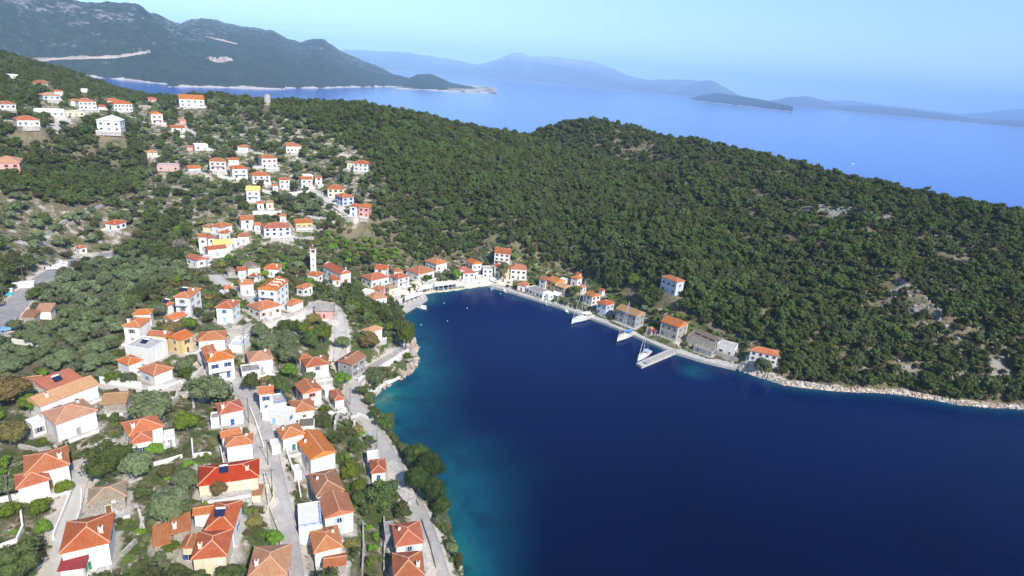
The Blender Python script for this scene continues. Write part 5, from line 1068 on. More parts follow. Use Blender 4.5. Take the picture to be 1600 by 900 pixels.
def motorboat(u, v, L, ang, label, cover=None, hullm=None, name='motor_boat', land=False, group=None):
    x, y = at(u, v, 0) if not land else spot(u, v)[:2]; z = 0 if not land else ground(x, y) + .45; r = empty(name, (x, y, z), ang); tag(r, label, 'boat', group); B = L * .36; V, Fc, dk = hull(L, B, L * .12, 7)
    obj('hull', mesh('hull', V, Fc, hullm or M['whitep']), r); f = L * .12
    obj('deck', mesh('deck', [(a * .93, b * .85, c - .08) for a, b, c in V], dk, M['canvas'] if not cover else cover), r)
    if L > 4.5: MB().box(-L*.05, L*.16, -B*.28, B*.28, f - .1, f + .75, 0).add([(-L*.06, -B*.29, f+.35), (L*.17, -B*.29, f+.35), (L*.17, B*.29, f+.35), (-L*.06, B*.29, f+.35), (-L*.05, -B*.27, f+.65), (L*.12, -B*.27, f+.65), (L*.12, B*.27, f+.65), (-L*.05, B*.27, f+.65)], [(0, 1, 5, 4), (1, 2, 6, 5), (2, 3, 7, 6)], 1).build('console', [M['whitep'], M['glass']], r)
    MB().box(-L*.56, -L*.47, -.2, .2, -.1, f + .5).build('outboard_motor', [M['tyre']], r); return r
motorboat(659, 482.5, 6.0, R(165), 'longer white boat moored off the bathing platform')
motorboat(662, 479.0, 4.0, R(160), 'short white boat behind the longer one off the bathing platform')
motorboat(769, 452.0, 4.2, R(60), 'small boat with bright blue cover at the beach end of the quay', cover=M['bluep'])
motorboat(788, 455.5, 5.6, R(122), 'slim white boat lying across the start of the quay')
motorboat(801, 457.5, 3.6, R(140), 'tiny pale boat next to the slim white one')
motorboat(853, 475.0, 5.2, R(110), 'white motor boat alone below the ochre house')
motorboat(884.5, 487.5, 5.2, R(125), 'white and grey motor boat moored next to the largest yacht')
motorboat(1331, 256.5, 9.0, R(-12), 'lone white motor boat crossing the strait with a wake')
motorboat(1449, 254, 5.0, R(20), 'minute white speck of a boat far out in the strait')
motorboat(85, 422, 6.0, R(35), 'white boat parked ashore beside the car road', land=True); motorboat(93, 418, 5.6, R(35), 'second white boat parked ashore, uphill of the first', land=True); motorboat(95, 413, 5.0, R(35), 'boat ashore under a blue cover at the end of the parked boats', cover=M['bluep'], land=True)
fo = mat('wake_foam', (.75, .8, .85), .6); m = MB(); x, y = at(1331, 257, 0)
V = [(x, y, .03)]; 
for k in range(1, 9): V += [(x - k * 9, y + k * 2.4 - k * .9, .03), (x - k * 9, y + k * 2.4 + k * .9 - .4, .03)]
tag(obj('boat_wake', mesh('boat_wake', V, [(0, 2, 1)] + [(2*k-1, 2*k, 2*k+2, 2*k+1) for k in range(1, 8)], mat('wake_water', (.035, .11, .36), .15, .4))), kind='stuff')
for k, (u, v, lb) in enumerate([(694,474,'white mooring buoy off the beach taverna'),(730,482,'white mooring buoy in the middle of the harbour head'),(699,502,'white mooring buoy farther from the beach'),(658,508,'white mooring buoy off the narrow jetty'),(782,459,'small pale buoy near the slim white boat')]):
    x, y = at(u, v, 0); r = empty('mooring_buoy', (x, y, 0)); tag(r, lb, 'buoy', 'mooring buoys of the bay'); MB().tube((0, 0, -.2), (0, 0, .38), .28, .2, 10).build('float', [M['whitep']], r); MB().tube((0, 0, .38), (0, 0, .6), .06).build('ring', [M['metal']], r)

# ------------------------------------------------------------------ cars
def car(u, v, ang, col, label, van=False):
    q = spot(u, v); x, y = q[:2]; r = empty('parked_car' if not van else 'parked_van', (x, y, ground(x, y) + .18), ang); tag(r, label, 'van' if van else 'car', 'parked vehicles')
    pm = mat('car_paint', col, .3, .5); prof = [(-2.0, .35), (2.0, .35), (2.05, .75), (1.2, .95), (.5, 1.42), (-1.2, 1.45), (-1.95, .95), (-2.05, .6)] if not van else [(-2.3, .35), (2.3, .35), (2.35, .95), (1.8, 1.15), (1.3, 1.95), (-2.25, 2.0), (-2.3, .6)]
    n = len(prof); V = [(a, -.85 * (1 if b < 1 else .88), b) for a, b in prof] + [(a, .85 * (1 if b < 1 else .88), b) for a, b in prof]
    MB().add(V, [(k, (k+1) % n, n + (k+1) % n, n + k) for k in range(n)] + [tuple(range(n-1, -1, -1)), tuple(range(n, 2*n))]).build('body', [pm], r)
    if not van: MB().add([(1.1, -.8, .98), (.52, -.72, 1.38), (.52, .72, 1.38), (1.1, .8, .98), (1.14, -.82, 1.0), (.55, -.73, 1.42), (.55, .73, 1.42), (1.14, .82, 1.0)], [(0, 1, 2, 3), (7, 6, 5, 4)]).box(-1.1, .45, -.80, .80, 1.0, 1.33).build('windows', [M['glass']], r)
    else: MB().add([(1.83, -.78, 1.2), (1.36, -.7, 1.85), (1.36, .7, 1.85), (1.83, .78, 1.2)], [(0, 1, 2, 3)]).box(.5, 1.25, -.81, .81, 1.2, 1.75).build('windows', [M['glass']], r)
    for sx in (-1.3, 1.3):
        for sy in (-.8, .8): MB().tube((sx, sy - .1, .32), (sx, sy + .1, .32), .32, .32, 12).build('wheel', [M['tyre']], r)
car(888,472,R(-24),(.03,.04,.09),'dark blue car under the quay plane tree')
car(772,441,R(-5),(.75,.75,.75),'white van at the head of the quay beside the willow',True)
car(798,441,R(60),(.7,.7,.72),'white car on the inland side of the weeping tree')
car(350,459,R(10),(.7,.7,.7),'white car in the paved yard, next to the tiny outbuilding'); car(357,461,R(12),(.5,.52,.55),'silver car beside the white one in the paved yard')
car(327,467,R(15),(.25,.02,.03),'dark red car beside the three storey house'); car(322,271,R(0),(.03,.05,.15),'dark blue car on the upper hillside')
car(4,454,R(40),(.05,.05,.06),'black car at the frame edge on the car road'); car(12,517,R(45),(.2,.4,.7),'light blue car on the verge of the car road')
car(102,192,R(50),(.6,.6,.62),'pale car on the hilltop road'); car(540,331,R(-50),(.05,.06,.12),'dark car on the hillside road')
q = hit(38, 449); r = empty('roadside_container', q, R(28)); tag(r, 'long white container standing beside the car road', 'container'); MB().box(-3.4, 3.4, -1.2, 1.2, -.3, 2.3).build('body', [M['w']], r); MB().box(-.04, .04, -1.24, -1.2, 0, 2.2).build('door_gap', [M['sgrey']], r)
q = hit(16, 460); r = empty('kiosk', q, R(28)); tag(r, 'small turquoise and white kiosk beside the car road', 'kiosk'); MB().box(-1, 1, -1, 1, -.3, 2.2).build('body', [M['w']], r); MB().box(-1.1, 1.1, -1.15, -1.0, 0, 1.2).build('counter', [mat('turquoise_paint', (.05, .4, .45), .5)], r)

# ------------------------------------------------------------------ poles and lamps
def pole(u, v, h_, label, arm=True, m=None):
    q = spot(u, v); x, y = q[:2]; r = empty('utility_pole', (x, y, ground(x, y)), random.uniform(0, 3)); tag(r, label, 'pole', 'utility poles'); MB().tube((0, 0, -.8), (0, 0, h_), .14, .09, 8).build('post', [m or M['wood']], r)
    if arm:
        MB().bar((-.9, 0, h_ - .5), (.9, 0, h_ - .5), .12).build('crossarm', [M['wood']], r)
        for k in (-.8, 0, .8): MB().tube((k, 0, h_ - .44), (k, 0, h_ - .2), .05).build('insulator', [M['whitep']], r)
for u, v, h_, lb in [(389,661,8,'utility pole beside the square orange roof on the village street'),(419,727,8,'utility pole halfway down the village street'),(426,775,8,'utility pole by the tiny rusty shed'),(452,422,9,'twin armed utility pole above the guest house'),(382,548,8,'utility pole behind the tall blue windowed house'),(410,508,8,'utility pole under the orange doors house'),
  (547,633,7,'utility pole at the coast road bend'),(589,700,7,'utility pole on the coast road above the red cottage'),(17,790,8,'utility pole by the L-shaped house yard'),(522,482,8,'utility pole beside the pink walled house'),(425,258,8,'utility pole among the upper hillside houses'),(8,478,8,'utility pole at the edge of the car road'),(38,445,8,'utility pole behind the white container')]: pole(u, v, h_, lb)
lm = mat('lamp_glass', (.7, .7, .65), .3)
for k, (u, v, lb) in enumerate([(872,476,'quay lamp post below the ochre house'),(941,500,'quay lamp post below the square bluish house'),(964,507,'quay lamp post at the start of the tan roofed house'),(1025,534,'quay lamp post before the pier'),(843,467,'quay lamp post by the long taverna')]):
    x, y = at(u, v, 1.3); r = empty('lamp_post', (x, y, 1.2)); tag(r, lb, 'street lamp', 'quay lamp posts'); MB().tube((0, 0, 0), (0, 0, 3.8), .07, .05, 6).build('post', [M['metal']], r); MB().tube((0, 0, 3.8), (0, 0, 4.15), .2, .26, 8).build('lantern', [lm], r)

# ------------------------------------------------------------------ rocks of the shore and the cliff (past counting)
def rocks(name, P_, m, label):
    ico = np.array([(0, 0, -1), (.72, -.53, -.45), (-.28, -.85, -.45), (-.89, 0, -.45), (-.28, .85, -.45), (.72, .53, -.45), (.28, -.85, .45), (-.72, -.53, .45), (-.72, .53, .45), (.28, .85, .45), (.89, 0, .45), (0, 0, 1)])
    icf = np.array([(0, 1, 2), (1, 0, 5), (0, 2, 3), (0, 3, 4), (0, 4, 5), (1, 5, 10), (2, 1, 6), (3, 2, 7), (4, 3, 8), (5, 4, 9), (1, 10, 6), (2, 6, 7), (3, 7, 8), (4, 8, 9), (5, 9, 10), (6, 10, 11), (7, 6, 11), (8, 7, 11), (9, 8, 11), (10, 9, 11)])
    r = np.random.default_rng(3); V = []; Fc = []
    for x, y, s in P_:
        a = r.uniform(0, 6.28); c, s_ = math.cos(a), math.sin(a); v = ico * (1 + r.uniform(-.35, .25, (12, 1))) * np.array([s * r.uniform(.8, 1.5), s * r.uniform(.6, 1.0), s * r.uniform(.6, 1.25)]); v = np.stack([v[:, 0] * c - v[:, 1] * s_, v[:, 0] * s_ + v[:, 1] * c, v[:, 2]], 1) + np.array([x, y, ground(x, y) + s * .15])
        n = len(V); V += list(v); Fc += [tuple(f) for f in icf + n]
    return tag(obj(name, mesh(name, V, Fc, m)), label, kind='stuff')
rk = mat('shore_limestone', (.6, .55, .48), .95); t = NT(rk); P = t.pos(); t.base(t.mix(t.rng(t.noise(P, .09, 4), .4, .62), t.mix(t.noise(P, 1.5, 4, .7), (.26, .23, .21), (.56, .52, .47)), t.mix(t.noise(P, 1.5, 4, .7), (.32, .20, .12), (.54, .42, .33)))); t.bump(t.noise(P, 3, 5, .7), .6, .2)
rg = mat('cliff_limestone', (.4, .38, .36), .95); t = NT(rg); P = t.pos(); t.base(t.mix(t.noise(P, 1.2, 5, .75), (.16, .155, .15), (.42, .40, .39))); t.bump(t.noise(P, 3, 5, .7), .6, .2)
r = np.random.default_rng(8); PR = []
def along(pl, n, lo, hi, spread):
    c = np.array(densify([(*p, 0) for p in pl], 1.0))[:, :2]
    for _ in range(n):
        k = r.integers(len(c) - 1); d = c[k + 1] - c[k]; d /= np.hypot(*d) + 1e-9; nn = np.array([-d[1], d[0]]); p = c[k] + nn * r.uniform(-.35, spread) ; PR.append((p[0], p[1], r.uniform(lo, hi)))
along([at(u, v) for u, v in SHORE_PX[39:]], 1100, .22, .75, 2.0); along([at(u, v) for u, v in SHORE_PX[:12]], 150, .2, .6, 1.4); along([at(u, v) for u, v in SHORE_PX[11:21]], 170, .3, 1.0, 3.0); along([at(u, v) for u, v in ((1022,562),(1035,568),(1060,566))], 110, .3, .8, 1.5)
for u, v in ((1035,562),(1050,560),(1060,562)):
    x, y = at(u, v); PR += [(x + r.normal() * 1.8, y + r.normal() * 1.0, r.uniform(.3, .8)) for _ in range(25)]
rocks('shore_rocks', PR, rk, 'pale limestone rocks along the foot of the shore')
PC = []
for u, v, rp, am in BARE:
    q = hit(u, v)
    if not q or am < .45: continue
    rad = rp * math.dist(q[:2], (0, 0)) / FPX
    for _ in range(int(rad * rad * .5 * am)):
        x, y = q[0] + r.normal() * rad * .75, q[1] + r.normal() * rad * .75
        if float(sample(bare, x, y)[0]) < .25: continue
        if free(x, y, .4) and float(sample(DS, x, y)[0]) > 3: PC.append((x, y, r.uniform(.3, 1.2) * (1.0 if u > 1300 else .5)))
rocks('cliff_rocks', PC, rg, 'grey limestone outcrops on the bare slopes')

# ------------------------------------------------------------------ trees
def leaf_mat(name, c1, c2, c3=None, hue=.04):
    m = mat(name, c1, .75, .15); t = NT(m); r = t.rand(); O = t.objc(); P = t.pos()
    n = t.noise(O, 1.6, 4, .7); c = t.mix(t.rng(n, .35, .65), c1, c2)
    c = t.mix(t.rng(t.noise(P, .03, 4, .65), .40, .60, 0, .75), c, c3 or tuple(q * .7 for q in c1))
    h = t.n('ShaderNodeHueSaturation'); t.l(c, h.inputs['Color']); t.l(t.rng(r, 0, 1, .5 - hue, .5 + hue * .7), h.inputs['Hue']); t.l(t.rng(r, 0, 1, .62, 1.38), h.inputs['Value'])
    h.inputs['Saturation'].default_value = 1.0; t.base(h.outputs[0]); t.bump(t.noise(O, 7, 2), .6, .1); return m
LM = {
 'olive': leaf_mat('olive_leaves', (.100, .128, .058), (.175, .205, .105), (.115, .150, .058), .02),
 'oak': leaf_mat('evergreen_leaves', (.046, .072, .016), (.098, .124, .029), (.076, .086, .030), .03),
 'scrub': leaf_mat('scrub_leaves', (.080, .105, .028), (.135, .150, .050), (.125, .110, .055), .045),
 'citrus': leaf_mat('bright_leaves', (.095, .170, .018), (.190, .270, .025), None, .03),
 'fig': leaf_mat('glossy_dark_leaves', (.028, .055, .011), (.065, .098, .018), None, .01),
 'cypress': leaf_mat('cypress_needles', (.030, .050, .018), (.052, .078, .026), None, .02),
 'pine': leaf_mat('pine_needles', (.12, .17, .025), (.20, .25, .04), None, .02),
 'autumn': leaf_mat('autumn_leaves', (.17, .14, .045), (.24, .20, .06), None, .05),
 'bare': leaf_mat('bare_twigs', (.20, .16, .14), (.26, .21, .19), None, .02),
 'ochre': leaf_mat('ochre_vine', (.34, .20, .03), (.28, .24, .04), None, .03),
 'willow': leaf_mat('willow_leaves', (.20, .22, .09), (.26, .27, .12), None, .02),
}
bark = mat('bark', (.13, .10, .075), .95)
def crown_mesh(name, kind, seed, nclump, nleaf, leaf, ex=(1, 1, .8), shape='round', trunk=True, core=True):
    """unit crown (radius 1, base of the trunk at the origin); clumps of many small leaf faces spread through the volume"""
    r = np.random.default_rng(seed); V = []; Fc = []; MI = []; ex = np.array(ex); H_ = 1.15 * ex[2] + .25
    cl = []
    for k in range(nclump):
        if shape == 'cypress': z = .25 + 4.2 * (k + .5) / nclump; rad = .62 * (1 - (z / 5.0) ** 1.7) + .1; p = np.array([r.normal(0, .10), r.normal(0, .10), z]); cl.append((p, rad, np.array([1, 1, 1.5])))
        elif shape == 'palm': break
        else:
            a = r.uniform(0, 2 * math.pi); e = r.uniform(-.45, 1.0); q = r.uniform(.35, .95) if kind == 'oak' else r.uniform(.45, .78); ce = math.sqrt(max(0, 1 - e * e)) if e > 0 else 1 - abs(e) * .3
            p = np.array([math.cos(a) * ce, math.sin(a) * ce, e]) * q * ex + np.array([0, 0, H_]); cl.append((p, r.uniform(.34, .52), np.array([1, 1, .85])))
    if shape == 'round': cl.append((np.array([0, 0, H_ + .1]), .62, np.array([1, 1, .85]) * ex))
    ico = [(0, 0, -1), (.72, -.53, -.45), (-.28, -.85, -.45), (-.89, 0, -.45), (-.28, .85, -.45), (.72, .53, -.45), (.28, -.85, .45), (-.72, -.53, .45), (-.72, .53, .45), (.28, .85, .45), (.89, 0, .45), (0, 0, 1)]
    icf = [(0, 1, 2), (1, 0, 5), (0, 2, 3), (0, 3, 4), (0, 4, 5), (1, 5, 10), (2, 1, 6), (3, 2, 7), (4, 3, 8), (5, 4, 9), (1, 10, 6), (2, 6, 7), (3, 7, 8), (4, 8, 9), (5, 9, 10), (6, 10, 11), (7, 6, 11), (8, 7, 11), (9, 8, 11), (10, 9, 11)]
    for p, rad, sx in cl:
        if core:
            n = len(V); 
            for q in ico: V.append(p + np.array(q) * rad * .80 * sx * r.uniform(.85, 1.1))
            Fc += [tuple(i + n for i in f) for f in icf]; MI += [0] * len(icf)
        for _ in range(nleaf):
            d = r.normal(size=3); d /= np.linalg.norm(d)
            if d[2] < -.55: d[2] *= -.5
            c = p + d * rad * sx * r.uniform(.80, 1.12); nn = d + r.normal(size=3) * .55; nn /= np.linalg.norm(nn)
            a = np.cross(nn, r.normal(size=3)); a /= np.linalg.norm(a); b = np.cross(nn, a); s = leaf * r.uniform(.6, 1.35)
            n = len(V); V += [c + a * s, c + b * s * .62, c - a * s, c - b * s * .62]; Fc.append((n, n + 1, n + 2, n + 3)); MI.append(0)
    if shape == 'palm':
        for k in range(16):
            a = k * 2.4; el = r.uniform(-.1, .9); d = np.array([math.cos(a), math.sin(a), 0]); s_ = np.array([-math.sin(a), math.cos(a), 0]); pr = None
            for j in range(6):
                tt = j / 5; p = np.array([0, 0, 2.3]) + d * tt * 1.0 + np.array([0, 0, el * tt - 1.1 * tt * tt]); w = .20 * math.sin(min(1, tt + .15) * 3.0) + .02; n = len(V); V += [p + s_ * w, p + np.array([0, 0, .08]), p - s_ * w]
                if j: Fc += [(n - 3, n, n + 1, n - 2), (n - 2, n + 1, n + 2, n - 1)]; MI += [0, 0]
    tv, tf = [], []
    if trunk:
        def limb(a, b, r0, r1, n=6):
            a = Vector(a); b = Vector(b); d = (b - a).normalized(); up = Vector((0, 0, 1)) if abs(d.z) < .9 else Vector((1, 0, 0)); x = d.cross(up).normalized(); y = x.cross(d); o = len(tv)
            for p, rr in ((a, r0), (b, r1)):
                for k in range(n): th = 2 * math.pi * k / n; tv.append(p + x * rr * math.cos(th) + y * rr * math.sin(th))
            tf.extend([(o + k, o + (k + 1) % n, o + n + (k + 1) % n, o + n + k) for k in range(n)])
        top = 2.3 if shape == 'palm' else (.5 if shape == 'cypress' else .55)
        limb((0, 0, -.35), (.03, 0, top), .11 if shape != 'cypress' else .08, .075)
        if shape == 'round':
            for p, rad, sx in cl[:6]: limb((.03, 0, top - .05), tuple(p), .06, .025, 5)
    cm = mesh(name, V, Fc, LM[kind], smooth=False)
    wm_ = None
    if trunk:
        tm = mesh('trunk', tv, tf, bark, smooth=True); n = len(V)
        wm_ = mesh(name, V + [tuple(v) for v in tv], Fc + [tuple(i + n for i in f) for f in tf], [LM[kind], bark], MI + [1] * len(tf))
        return cm, tm, wm_
    return cm, None, cm
random.seed(11)
KIND = {  # near prototypes, far prototypes
 'olive': ('olive_tree', dict(ex=(1, 1, .72)), 'olive', 3), 'oak': ('evergreen_tree', dict(ex=(1, 1, .85)), 'oak', 4), 'scrub': ('scrub_bush', dict(ex=(1, 1, .6)), 'scrub', 3),
 'citrus': ('citrus_tree', dict(ex=(1, 1, .8)), 'citrus', 2), 'fig': ('ficus_tree', dict(ex=(1, 1, .95)), 'fig', 1), 'cypress': ('cypress_tree', dict(shape='cypress'), 'cypress', 2),
 'pine': ('pine_tree', dict(ex=(.9, .9, 1.0)), 'pine', 1), 'autumn': ('autumn_tree', dict(ex=(1, 1, .7)), 'autumn', 1), 'bare': ('leafless_tree', dict(ex=(1, 1, .8), core=False), 'bare', 1), 'willow': ('willow_tree', dict(ex=(.9, .9, 1.1)), 'willow', 1), 'palm': ('palm_tree', dict(shape='palm'), 'pine', 1)}
PROTO = {}
def proto(kind, lod, v):
    k = (kind, lod, v)
    if k not in PROTO:
        nm, kw, lm, nv = KIND[kind]; nc, nl, lf = {0: (22, 130, .085), 1: (13, 46, .125), 2: (8, 20, .20)}[lod]
        if kind == 'fig': nc, nl, lf = 46, 150, .05
        if kind == 'bare': nl = nl // 2; lf *= .6
        if kind == 'cypress': nc = {0: 12, 1: 9, 2: 7}[lod]
        PROTO[k] = crown_mesh('crown', lm, 100 + v * 7 + lod, nc, nl, lf, **kw)
    return PROTO[k]
def seen(x, y, z):
    n = 60; t_ = np.linspace(.03, .985, n); g = sample(HB, x * t_, y * t_); zz = CAMH + (z - CAMH) * t_; return bool((zz > g).all())
TG = 'trees of the bay'
def put_tree(kind, x, y, r, label, group, lod=None, name=None, tall=1.0):
    d = math.hypot(x, y); z = ground(x, y); rp = r / d * FPX
    lod = (0 if rp > 11 else 1 if rp > 5.5 else 2) if lod is None else lod
    cm, tm, wm_ = proto(kind, lod, random.randrange(KIND[kind][3])); s = (r * random.uniform(.95, 1.08), r * random.uniform(.92, 1.05), r * random.uniform(.9, 1.08) * tall); rz = random.uniform(0, 6.28)
    nm = name or KIND[kind][0]; cat = 'bush' if 'bush' in nm else 'tree'
    if rp > 8:
        o = empty(nm, (x, y, z), rz); o.scale = s; obj('crown', cm, o); obj('trunk', tm, o)
    else: o = obj(nm, wm_, None, (x, y, z), rz); o.scale = s
    tag(o, label, cat, group); return o
# single trees one can point at: (kind, crown centre, crown radius in the photograph, label)
T1 = [
('fig',652,722,22,'dark glossy tree at the upper end of the big shore clump'),('fig',672,738,27,'largest dark glossy tree of the big shore clump, nearest the water'),('fig',651,755,23,'dark glossy tree in the middle of the big shore clump, overhanging the road'),('fig',677,772,24,'dark glossy tree on the sea side of the big shore clump'),('fig',688,794,18,'dark glossy tree at the lower end of the big shore clump'),
('olive',691,814,16,'paler round tree at the lower end of the dark shore trees'),('oak',598,778,27,'dark grey green bushy tree below the concrete parking deck'),('oak',575,797,14,'low dark tree beside the flat roofed lean-to garden'),
('oak',627,800,17,'olive green tree beside the parking deck wall, next to the coast road'),('citrus',545,738,19,'fresh green tree beside the bare side of the broad gabled house'),('citrus',560,760,14,'smaller fresh green tree below the gabled white houses'),
('oak',561,778,14,'dark tree squeezed between fresh green trees and the tall gabled house'),('citrus',588,838,9,'bright green fruit tree, uppermost in the row beside the lean-to'),('citrus',583,857,10,'bright green fruit tree, second in the row beside the lean-to'),
('citrus',581,878,11,'bright green fruit tree, lowest in the row beside the lean-to'),('citrus',428,843,15,'lime green tree on the verge above the pink walled house'),('olive',329,611,28,'big round olive tree in the bend of the village street'),
('olive',234,637,29,'wide olive tree just behind the stepped orange hip roofs'),('citrus',291,661,18,'vivid lime tree alone in a garden below the rubble heap'),('olive',262,788,33,'largest grey green olive tree, uphill of the courtyard house'),
('olive',288,752,22,'olive tree leaning over the corner of the scarlet roof'),('olive',216,727,25,'olive tree with browning side beside the lower lane gardens'),('oak',167,722,27,'dark green spreading tree behind the old beige roofed house'),
('olive',247,882,18,'grey olive tree at the bottom edge by the yellow walled house'),('citrus',268,856,12,'bright bush like tree against the lowest brown shed'),('autumn',340,765,15,'brownish tree in front of the scarlet roofed house'),
('citrus',295,726,9,'yellow green shrubby tree by the end of the scarlet roof'),('citrus',243,706,13,'lime tree at the corner of the stepped orange roofed house'),('citrus',101,761,12,'lime tree in front of the bright white gable by the lower lane'),
('citrus',62,792,15,'green garden tree behind the low white yard walls'),('citrus',66,826,12,'green garden tree nearest the lower lane wall'),('oak',22,884,32,'large dark thicket like tree in the bottom corner'),
('autumn',60,864,10,'yellowing tree beside the lower lane'),('autumn',15,678,20,'tall yellow brown tree at the frame edge'),('autumn',22,612,22,'wide yellow green tree behind the rusty shed'),
('citrus',46,633,13,'lime tree at the end of the long salmon roof'),('olive',8,762,18,'grey tree at the frame edge beside the L-shaped house'),('olive',289,573,15,'round olive above the walled lane by the street'),
('citrus',292,586,11,'lime hedge tree under the round olive by the walled lane'),('citrus',176,590,11,'pale lime tree behind the long white wall'),('olive',202,590,12,'grey olive next to the pale lime tree behind the wall'),
('oak',390,600,14,'dark shrubby tree between the blotched terrace and the corner house'),('oak',437,607,16,'dark shrubby tree behind the flat block with blue railing'),('autumn',415,598,11,'brown tinged shrub tree above the square orange roof'),
('citrus',453,582,13,'lime tree with orange tint next to the red roofed balcony house'),('olive',481,590,12,'grey shrubby tree behind the red shuttered gable'),('citrus',535,592,14,'yellow green tree below the brown roofed stone house'),
('oak',546,576,9,'small dark tree against the stone house front'),('olive',584,588,17,'wide olive tree on the white rocks of the cove'),('oak',563,612,10,'dark roadside tree, first above the cove'),
('oak',577,628,11,'dark roadside tree, second above the cove'),('oak',586,647,10,'dark roadside tree, third above the cove'),('citrus',507,641,10,'bright green tree by the small cottage at the road bend'),
('oak',504,660,14,'dense green tree above the ruined walls'),('oak',527,688,12,'dark shrub tree on the slope under the ruin'),('oak',556,700,12,'rough green shrub tree near the coast road cottage'),
('oak',578,690,10,'rough green shrub tree close to the coast road'),('autumn',512,700,10,'brownish shrub tree behind the broad gabled house'),('olive',406,518,14,'olive tree at the top of the dark clump above the street'),
('olive',418,536,19,'wide olive in the middle of the dark clump above the street'),('olive',443,531,19,'dark olive nearest the terrace road'),('olive',449,555,18,'olive tree at the foot of the dark clump'),
('citrus',502,524,17,'large lime tree in the garden above the balcony house'),('oak',486,533,15,'dark tree beside the large lime tree'),('citrus',473,515,12,'medium lime tree by the orange roofed hut'),
('autumn',491,500,12,'yellowing tree in front of the pink walled house'),('oak',449,513,13,'dark tree just under the terrace road'),('olive',536,537,12,'single ball shaped olive beside the stony path'),
('autumn',575,533,17,'yellowish feathery tree by the salmon roofed shore house'),('citrus',609,511,9,'small lime tree among the dark shore trees'),('pine',634,533,16,'yellow green pine leaning over the rocky point'),
('citrus',294,506,13,'lime tree below the three storey house'),('autumn',267,512,14,'yellowish tree in front of the edged gable roof'),('olive',249,484,12,'round olive next to the small roof with solar panel'),
('oak',308,488,9,'dark tree by the steps of the three storey house'),('oak',327,498,9,'green tree above the bare plot'),('olive',321,513,9,'small olive near the ochre fronted house'),
('willow',787,432,10,'pale weeping tree in front of the harbour terrace'),('palm',605,417,7,'palm tree behind the beach houses'),('olive',700,428,8,'grey tree shading the beach taverna, middle one'),
('olive',688,434,8,'grey tree at the inland end of the beach taverna'),('citrus',712,431,9,'green tree next to the four windowed waterfront house'),('citrus',668,437,8,'green tree in front of the big red brown hip roof'),
('oak',897,457,10,'dark plane tree shading the quay'),('citrus',989,440,12,'brilliant lime tree in the dark wood above the quay'),('bare',986,462,8,'leafless purplish tree below the brilliant lime tree'),
('citrus',955,466,7,'yellow green bush behind the square quay house'),('olive',1193,571,13,'spreading olive in front of the last shore house'),('oak',1058,512,8,'dark tree at the foot of the tall stone quay house'),
('bare',283,384,11,'bare grey tree beside the olive terraces'),('citrus',276,360,9,'yellow lime tree at the top of the grove'),('citrus',293,358,8,'lime tree next to the yellow one at the top of the grove'),
('citrus',1140,418,6,'single lime tree high in the dark wood'),('oak',740,404,7,'dark tree between the narrow gable and the hip roof'),('citrus',803,402,5,'small green tree beside the highest harbour house'),
]
taken = []
for kind, u, v, rp, lab in T1:
    q = hit(u, v, 2.6)
    if not q: print('tree missed', lab); continue
    d = math.hypot(q[0], q[1]); r = rp / FPX * d; r *= 1.0
    q = hit(u, v, r * .95) or q; put_tree(kind, q[0], q[1], r, lab, 'trees of the village', tall=1.3 if kind in ('pine', 'willow') else 1.0); taken.append((q[0], q[1], r))
for u, v, rr in ((112,872,5),(140,878,5),(489,418,4),(489,428,3),(300,592,3),(420,300,3)):
    q = hit(u, v)
    if q: taken.append((q[0], q[1], rr))
TK = np.array(taken)
FAR = [(bl[0]['ctr'][0], bl[0]['ctr'][1], bl[0]['L'], math.hypot(*bl[0]['ctr'])) for bl in SOLVED if bl] + [(WM[0], WM[1], 7, math.hypot(*WM[:2])), (CHURCH['ctr'][0], CHURCH['ctr'][1], 12, 300.)]
def scatter(poly, step, jit=.42, seed=1, lim=.72, prob=None):
    r = np.random.default_rng(seed); p = np.array(poly); lo, hi = p.min(0), p.max(0)
    xs, ys = np.meshgrid(np.arange(lo[0], hi[0], step), np.arange(lo[1], hi[1], step)); xs = xs.ravel() + r.uniform(-jit, jit, xs.size) * step; ys = ys.ravel() + r.uniform(-jit, jit, ys.size) * step
    k = inside(xs, ys, poly) & inside(xs, ys, land) & (sample(occ, xs, ys) < lim) & (seg_dist(xs, ys, coast) > 2.4); xs, ys = xs[k], ys[k]
    b = sample(bare, xs, ys); b = np.where(b < .75, b * .8, b); rk = sample(rocky, xs, ys); k = (r.random(len(xs)) > b * .92) & (rk < .45 + .5 * r.random(len(xs)))
    if prob is not None: k &= r.random(len(xs)) < prob(xs, ys)
    xs, ys = xs[k], ys[k]
    for a, b, L_, dd in FAR:                # keep the fronts of the houses open to view, as they are
        v = np.array([a, b]) / dd; t_ = (a - xs) * v[0] + (b - ys) * v[1]; l_ = np.abs((a - xs) * v[1] - (b - ys) * v[0]); k = ~((t_ > 0) & (t_ < (11 * min(1, dd / 350) if dd < 450 else 45 if dd > 540 else 18)) & (l_ < L_ * .55)); xs, ys = xs[k], ys[k]
    d = np.hypot(xs[:, None] - TK[None, :, 0], ys[:, None] - TK[None, :, 1]); k = (d > TK[None, :, 2] * 1.05 + 1.2).all(1); return xs[k], ys[k]
pts = []   # (kind, x, y, r, zone)
r_ = np.random.default_rng(5)
xs, ys = scatter(Z_GROVE, 5.1, seed=2, lim=.6); pts += [('olive', x, y, r_.uniform(1.8, 2.75), 'grove') for x, y in zip(xs, ys)]
xs, ys = scatter(Z_TERR, 5.0, seed=3, prob=lambda a, b: .62 + 0 * a); pts += [('olive' if r_.random() < .7 else 'oak', x, y, r_.uniform(1.8, 3.0), 'terr') for x, y in zip(xs, ys)]
